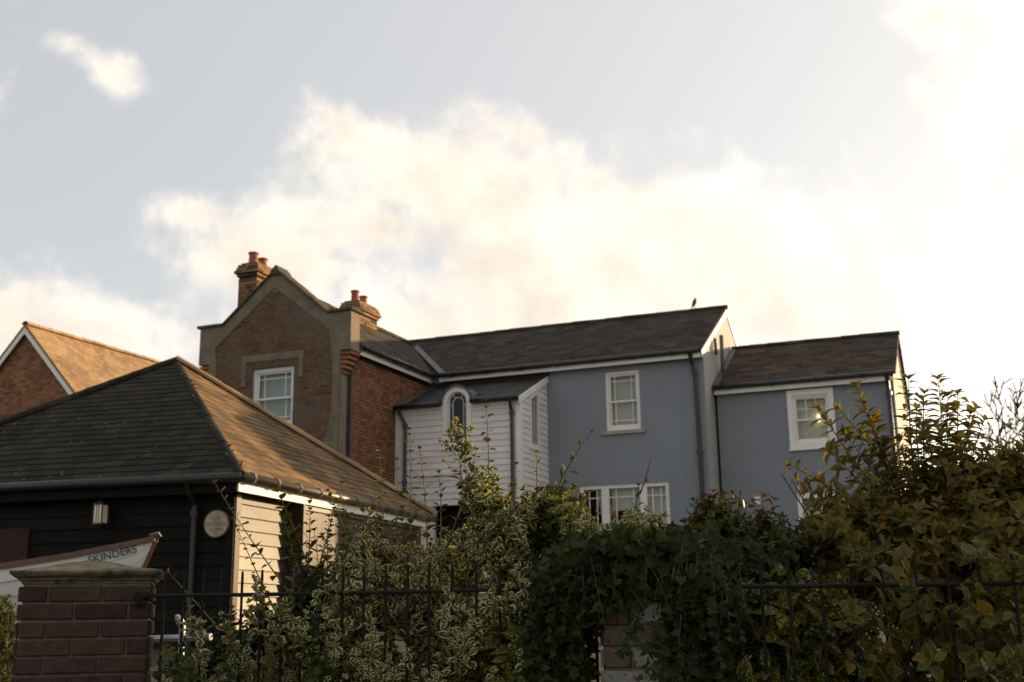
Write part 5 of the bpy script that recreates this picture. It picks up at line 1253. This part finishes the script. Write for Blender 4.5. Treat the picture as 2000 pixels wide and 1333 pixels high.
def ivy():
    P = Plant('ivy', 'dark ivy draped over the painted gatepost', 'ivy', gnd(pm.x, pm.y), 14)
    rng = P.rng; m = 'leaf_ivy'; IVF = Vector((.1, -1, .55))
    # a mantle hanging down over the post: trailing stems that start on top and fall in front
    for k in range(330):
        x0 = rng.uniform(1050, 1425); Y = 4.36+rng.uniform(-.12, .35)-(x0-1240)*.0006
        edge = abs(x0-1265)/215; top = 1065+60*edge**2+rng.uniform(-18, 45)
        left_open = 1150 < x0 < 1290
        L = rng.uniform(100, 170) if left_open else rng.uniform(90, 300)
        a = at(x0, top, Y+.1); b = at(x0+rng.gauss(0, 22), min(top+L, 1345 if not left_open else 1215+rng.uniform(-25, 40)), Y-.05+rng.uniform(-.03, .05))
        n = int(4+(b-a).length/.035)
        P.shoot(a, b, m, T_IVY, .046, nodes=n, arr='alt', face=IVF, ang=78, bow=.10, start=.05, r=.0024, upbias=.1, tip_scale=.6, jit=.8)
    for k in range(150):      # crest
        x0 = rng.uniform(1060, 1500); p = at(x0, 1058+55*(abs(x0-1275)/220)**2+rng.uniform(-15, 35), 4.42+rng.uniform(-.1, .3)); d = Vector((rng.gauss(0, .06), rng.gauss(-.03, .05), rng.uniform(0, .07)))
        P.shoot(p, p+d, m, T_IVY, .050, nodes=4, arr='alt', face=IVF, ang=70, r=.0022)
    for k in range(60):       # right of the post
        x0 = rng.uniform(1310, 1420); a = at(x0, rng.uniform(1100, 1220), 4.25); b = a+Vector((rng.gauss(0, .06), -.03, -rng.uniform(.1, .35))); P.shoot(a, b, m, T_IVY, .052, nodes=8, arr='alt', face=IVF, ang=75, r=.0024, jit=.8)
    for k in range(46):       # lower left side of the post
        x0 = rng.uniform(1040, 1150); a = at(x0, rng.uniform(1130, 1290), 4.45); b = a+Vector((rng.gauss(0, .05), -.02, -rng.uniform(.1, .3))); P.shoot(a, b, m, T_IVY, .046, nodes=7, arr='alt', face=IVF, ang=75, r=.0024, jit=.8)
    for k in range(9):       # pale wiry runners
        x0 = rng.uniform(1100, 1470); a = at(x0, rng.uniform(1080, 1150), 4.18); b = at(x0+rng.uniform(-90, 90), rng.uniform(1130, 1300), 4.16); P.stem.tube([a, (a+b)/2+Vector((rng.gauss(0, .03), -.03, rng.uniform(.0, .06))), b], .0013, 4)
    for (bx, by), (tx, ty) in (((1240, 1200), (1215, 1290)), ((1300, 1230), (1285, 1340)), ((1290, 1180), (1255, 1330)), ((1330, 1200), (1320, 1340))):
        P.shoot(at(bx, by, 4.1), at(tx, ty, 4.1), m, T_IVY, .046, nodes=11, arr='alt', face=IVF, ang=75, r=.0022, jit=.8)
    P.finish('twig')
ivy()

def laurel(name, label, loc, blobs, seed, sz):
    P = Plant('spotted_laurel', label, 'shrub', gnd(*loc), seed, 'spotted laurels behind the railings')
    for x0, x1, y0, y1, Y, n in blobs:
        blob(P, x0, x1, y0, y1, Y, .18, n, 'leaf_spotted', T_LAUREL, sz, L=(.12, .26), nodes=4, whorl=2, ang=66, droop=.75, tip_scale=.85, jit=.7)
    x, y = loc; P.stem.tube([gnd(x, y), (x+.03, y, 1.0), (x, y-.05, 1.45)], [.018, .014, .008], 6)
    P.finish('twig_green')
laurel('spotted_laurel', 'large yellow-spotted laurel right of the ivy-clad gatepost', (1.0, 4.35), [(1420, 1600, 1140, 1260, 4.46, 26), (1460, 1650, 1190, 1340, 4.42, 34), (1410, 1560, 1260, 1400, 4.4, 34), (1560, 1660, 1150, 1240, 4.42, 12)], 15, .125)
laurel('spotted_laurel', 'small yellow-spotted laurel left of the ivy-clad gatepost', (.05, 4.8), [(950, 1050, 1190, 1300, 4.7, 15), (890, 1120, 1270, 1400, 4.7, 34), (1060, 1130, 1240, 1340, 4.62, 12), (1090, 1140, 980, 1020, 4.95, 4)], 16, .10)

def autumn():
    P = Plant('autumn_shrub', 'tall bronze and orange autumn shrub with arching leafy shoots at right', 'shrub', gnd(2.2, 5.2), 17)
    m, t = 'leaf_autumn', T_LANCE; rng = P.rng
    sh = [((1790, 1010), (1672, 755), 4.8, 15), ((1760, 1020), (1600, 800), 4.75, 14), ((1720, 1030), (1545, 910), 4.7, 13), ((1790, 990), (1640, 800), 4.85, 14), ((1770, 1040), (1620, 880), 4.7, 13), ((1740, 1060), (1580, 960), 4.65, 11), ((1780, 1030), (1700, 830), 4.9, 13),
          ((1800, 1050), (1775, 742), 4.7, 18), ((1830, 1060), (1832, 742), 4.75, 18), ((1850, 1060), (1870, 770), 4.8, 16), ((1870, 1060), (1922, 822), 4.7, 14), ((1840, 1050), (1905, 800), 4.9, 14), ((1900, 1070), (1965, 870), 4.6, 11), ((1800, 1060), (1755, 860), 4.6, 12), ((1815, 1040), (1805, 770), 4.75, 16), ((1845, 1050), (1850, 775), 4.7, 16), ((1880, 1060), (1895, 810), 4.75, 14), ((1770, 1040), (1650, 850), 4.75, 14), ((1780, 1030), (1690, 790), 4.8, 15), ((1860, 1060), (1830, 830), 4.6, 13), ((1860, 1080), (1800, 850), 4.65, 13),
          ((1930, 1080), (1990, 880), 4.6, 11), ((1890, 1060), (1875, 860), 4.6, 12), ((1760, 1060), (1690, 930), 4.55, 10), ((1650, 1080), (1590, 985), 4.6, 9), ((1690, 1090), (1650, 960), 4.5, 10), ((1830, 1060), (1845, 800), 5.0, 14), ((1810, 1000), (1790, 800), 4.95, 12)]
    for (bx, by), (tx, ty), Y, n in sh:
        P.shoot(at(bx, by, Y+.1), at(tx, ty, Y), m, t, .088, nodes=int(n*1.35), bow=.06, start=.22, r=.0055, whorl=4, ang=58, tip_scale=.62, jit=.35, droop=.1, sag=.06)
    for x0, x1, y0, y1, Y, n in ((1760, 2010, 900, 1080, 4.7, 90), (1560, 1760, 990, 1130, 4.6, 65), (1700, 1900, 1000, 1160, 4.5, 70), (1850, 2040, 980, 1180, 4.45, 75), (1720, 2040, 1060, 1260, 4.75, 120), (1600, 1720, 1080, 1200, 4.65, 32), (1930, 2040, 870, 1000, 4.7, 34)):
        blob(P, x0, x1, y0, y1, Y, .25, int(n*1.25), m, t, .076, L=(.16, .34), nodes=8, whorl=4, ang=58, jit=.35)
    for (bx, by), (tx, ty) in (((1600, 1040), (1525, 925)), ((1770, 980), (1735, 880)), ((1770, 1000), (1700, 900)), ((1760, 985), (1745, 870)), ((1730, 1010), (1680, 930)), ((1600, 1030), (1548, 940))):
        a, b = at(bx, by, 4.75), at(tx, ty, 4.75); P.stem.tube([a, (a+b)/2, b], [.004, .003, .0015], 5)
        for k in range(5): c = a.lerp(b, .4+.12*k); P.stem.tube([c, c+Vector((rng.gauss(0, .012), 0, .035))], [.0018, .0006], 4)
    for x in (1640, 1720, 1800, 1860, 1930):
        b = Vector(gnd(at(x, 1333, 4.75).x, 4.75)); q = at(x, 1040, 4.8); P.stem.tube([b, (b+q)/2+Vector((rng.gauss(0, .05), 0, 0)), q], [.018, .012, .006], 6)
    P.finish('twig_red')
autumn()

def golden():
    P = Plant('golden_shrub', 'low yellow-edged golden shrub pushing through the right railing', 'shrub', gnd(1.9, 4.15), 18)
    m, t = 'leaf_gold_edged', T_OVAL
    for x, y, Y, n in ((1900, 1070, 3.95, 5), (1735, 1130, 3.95, 4), (1700, 1080, 4.05, 4), (1745, 1180, 3.92, 4), (1900, 1180, 3.85, 6), (1950, 1150, 3.85, 5), (1720, 1290, 3.8, 7), (1770, 1250, 3.85, 5), (1850, 1320, 3.8, 5), (1930, 1290, 3.75, 7), (1970, 1240, 3.75, 6), (1800, 1200, 3.95, 4), (1860, 1250, 3.95, 4), (1980, 1320, 3.7, 7), (1990, 1110, 3.9, 5), (1690, 1230, 3.95, 3)):
        for k in range(n):
            p = at(x+P.rng.gauss(0, 20), y+P.rng.gauss(0, 20), Y+(.30 if P.rng.random() < .72 else .02)+P.rng.uniform(-.06, .06)); d = Vector((P.rng.gauss(0, .05), -P.rng.uniform(.01, .07), P.rng.gauss(.03, .03)))
            P.shoot(p-d, p+d*.6, m, t, .062, nodes=3, whorl=4, ang=62, r=.003, tip_scale=.8, droop=.2)
    blob(P, 1680, 2040, 1150, 1420, 4.4, .15, 120, m, t, .054, L=(.12, .24), nodes=4, whorl=4)
    P.stem.tube([gnd(1.9, 4.2), (1.85, 4.15, .9), (1.8, 4.1, 1.4)], [.018, .013, .006], 6)
    P.finish('twig')
golden()

def red_sprigs():
    for k, (x, y0, y1, Y, lb) in enumerate(((1392, 1060, 962, 4.8, 'red-leaved sprig by the foot of the blue house downpipe'), (1490, 1075, 972, 4.75, 'red-leaved sprig rising from the hedge in front of the annexe'))):
        b = at(x, y0, Y); P = Plant('red_sprig', lb, 'plant', gnd(b.x, b.y), 30+k, 'red-leaved sprigs in the hedge')
        P.stem.tube([gnd(b.x, b.y), (b.x+.03, b.y, 1.0), b], [.008, .006, .004], 5)
        for dx, dy in ((-18, 10), (0, 0), (22, 6), (-8, 30), (14, 34)):
            P.shoot(at(x+dx*.4, y0, Y), at(x+dx, y1+dy, Y), 'leaf_red', T_LANCE, .062, nodes=5, whorl=4, bow=.05, start=.3, r=.003, ang=50)
        P.finish('twig_red')
red_sprigs()

def conifer():
    c = at(5, 1300, 7.0); P = Plant('conifer_bush', 'clipped yellow-green conifer bush at the left edge below the boat', 'bush', gnd(c.x, 7.0), 21)
    P.stem.tube([gnd(c.x, 7.0), (c.x, 7.0, 1.5)], [.05, .02], 8)
    for x0, x1, y0, y1, n in ((-60, 38, 1180, 1330, 170), (-80, 34, 1260, 1460, 160), (-40, 22, 1160, 1230, 50), (-160, -20, 1200, 1420, 120)):
        P.clump(at((x0+x1)/2, (y0+y1)/2, 7.0), ((x1-x0)/2/PXF*7, .25, (y1-y0)/2/PXF*7), n, 'leaf_conifer', T_NEEDLE, .038, L=(.08, .16), nodes=9, whorl=3, arr='alt', ang=38)
    P.finish('twig', limit=0)
conifer()

# --- far bare tree, backlit
def tree():
    global ORG
    base = Vector((17.0, 36, gz(36))); ORG = base; rng = random.Random(5)
    R_ = thing('bare_tree', 'nearly bare backlit tree far behind the autumn shrub at right', 'tree', base)
    tr = MB(); tips = []
    def grow(p, d, L, r, depth, mb):
        pts = [p]; rs = [r]; q = p.copy(); dd = d.copy()
        for i in range(4):
            dd = (dd+Vector((rng.gauss(0, .13), rng.gauss(0, .13), rng.gauss(.03, .08)))).normalized(); q = q+dd*(L/4); pts.append(q.copy()); rs.append(max(.016, r*(1-.13*(i+1))))
        mb.tube(pts, rs, 6 if depth < 2 else 4, cap=False)
        if depth >= 6: tips.append((q.copy(), dd.copy())); return
        for k in range(2 if depth < 1 else rng.choice((2, 3, 3))):
            nd = (dd+Vector((rng.gauss(0, .55), rng.gauss(0, .55), rng.gauss(.10, .3)))).normalized()
            grow(pts[rng.choice((2, 3, 4, 4))], nd, L*rng.uniform(.62, .80), rs[-1]*rng.uniform(.55, .75), depth+1, crown)
    crown = MB(); grow(base-Vector((0, 0, .1)), Vector((-.10, 0, 1)), 2.75, .34, 0, tr)
    tr.build('trunk', 'bark', R_); crown.build('crown', 'bark', R_)
    P = Plant.__new__(Plant); P.rng = rng; P.loc = base; P.root = R_; P.stem = MB(); P.leaves = {}
    for q, d in tips:
        if q.z < base.z+5.6:
            for k in range(rng.choice((0, 1, 2))): P.leaf(q+Vector((rng.gauss(0, .08), rng.gauss(0, .08), rng.gauss(0, .08))), Vector((rng.gauss(0, 1), rng.gauss(0, 1), -.5)), Vector((rng.gauss(0, 1), rng.gauss(0, 1), 1)), .11, 'leaf_tree', T_OVAL)
    P.finish(limit=0)
tree()

# --- evergreen added out of view at the right, to shade hedge and railings
def evergreen():
    global ORG
    base = Vector((9.9, 11.4, gz(11.4))); P = Plant('added_shade_tree', 'dense evergreen tree added out of view beyond the right edge to shade the hedge', 'tree', base, 41)
    P.stem.tube([base, base+Vector((.05, 0, 1.2)), base+Vector((0, .1, 3.4))], [.20, .16, .05], 8)
    for dx, dy, z, r, n in ((-1.3, 1.2, 1.1, 1.2, 260), (.9, -1.0, 1.1, 1.3, 280), (0, 0, 2.0, 1.6, 330), (-.9, 1.0, 2.6, 1.1, 220), (.8, -.8, 2.7, 1.1, 220), (0, 0, 3.3, .9, 160), (-2.1, 2.0, 1.0, 1.0, 170), (-2.0, 2.0, 2.5, 1.1, 200), (-1.0, .9, 3.5, 1.0, 150), (1.9, -1.7, .9, 1.0, 170), (1.8, -1.6, 2.4, 1.0, 170), (.9, -.8, 3.4, .9, 120)):
        P.clump(base+Vector((dx, dy, z)), (r, r, r*.9), n, 'leaf_hedge', T_OVAL, .16, L=(.3, .6), nodes=6, whorl=4, fwd_=0., up=.3)
    P.finish('bark', limit=0)
evergreen()
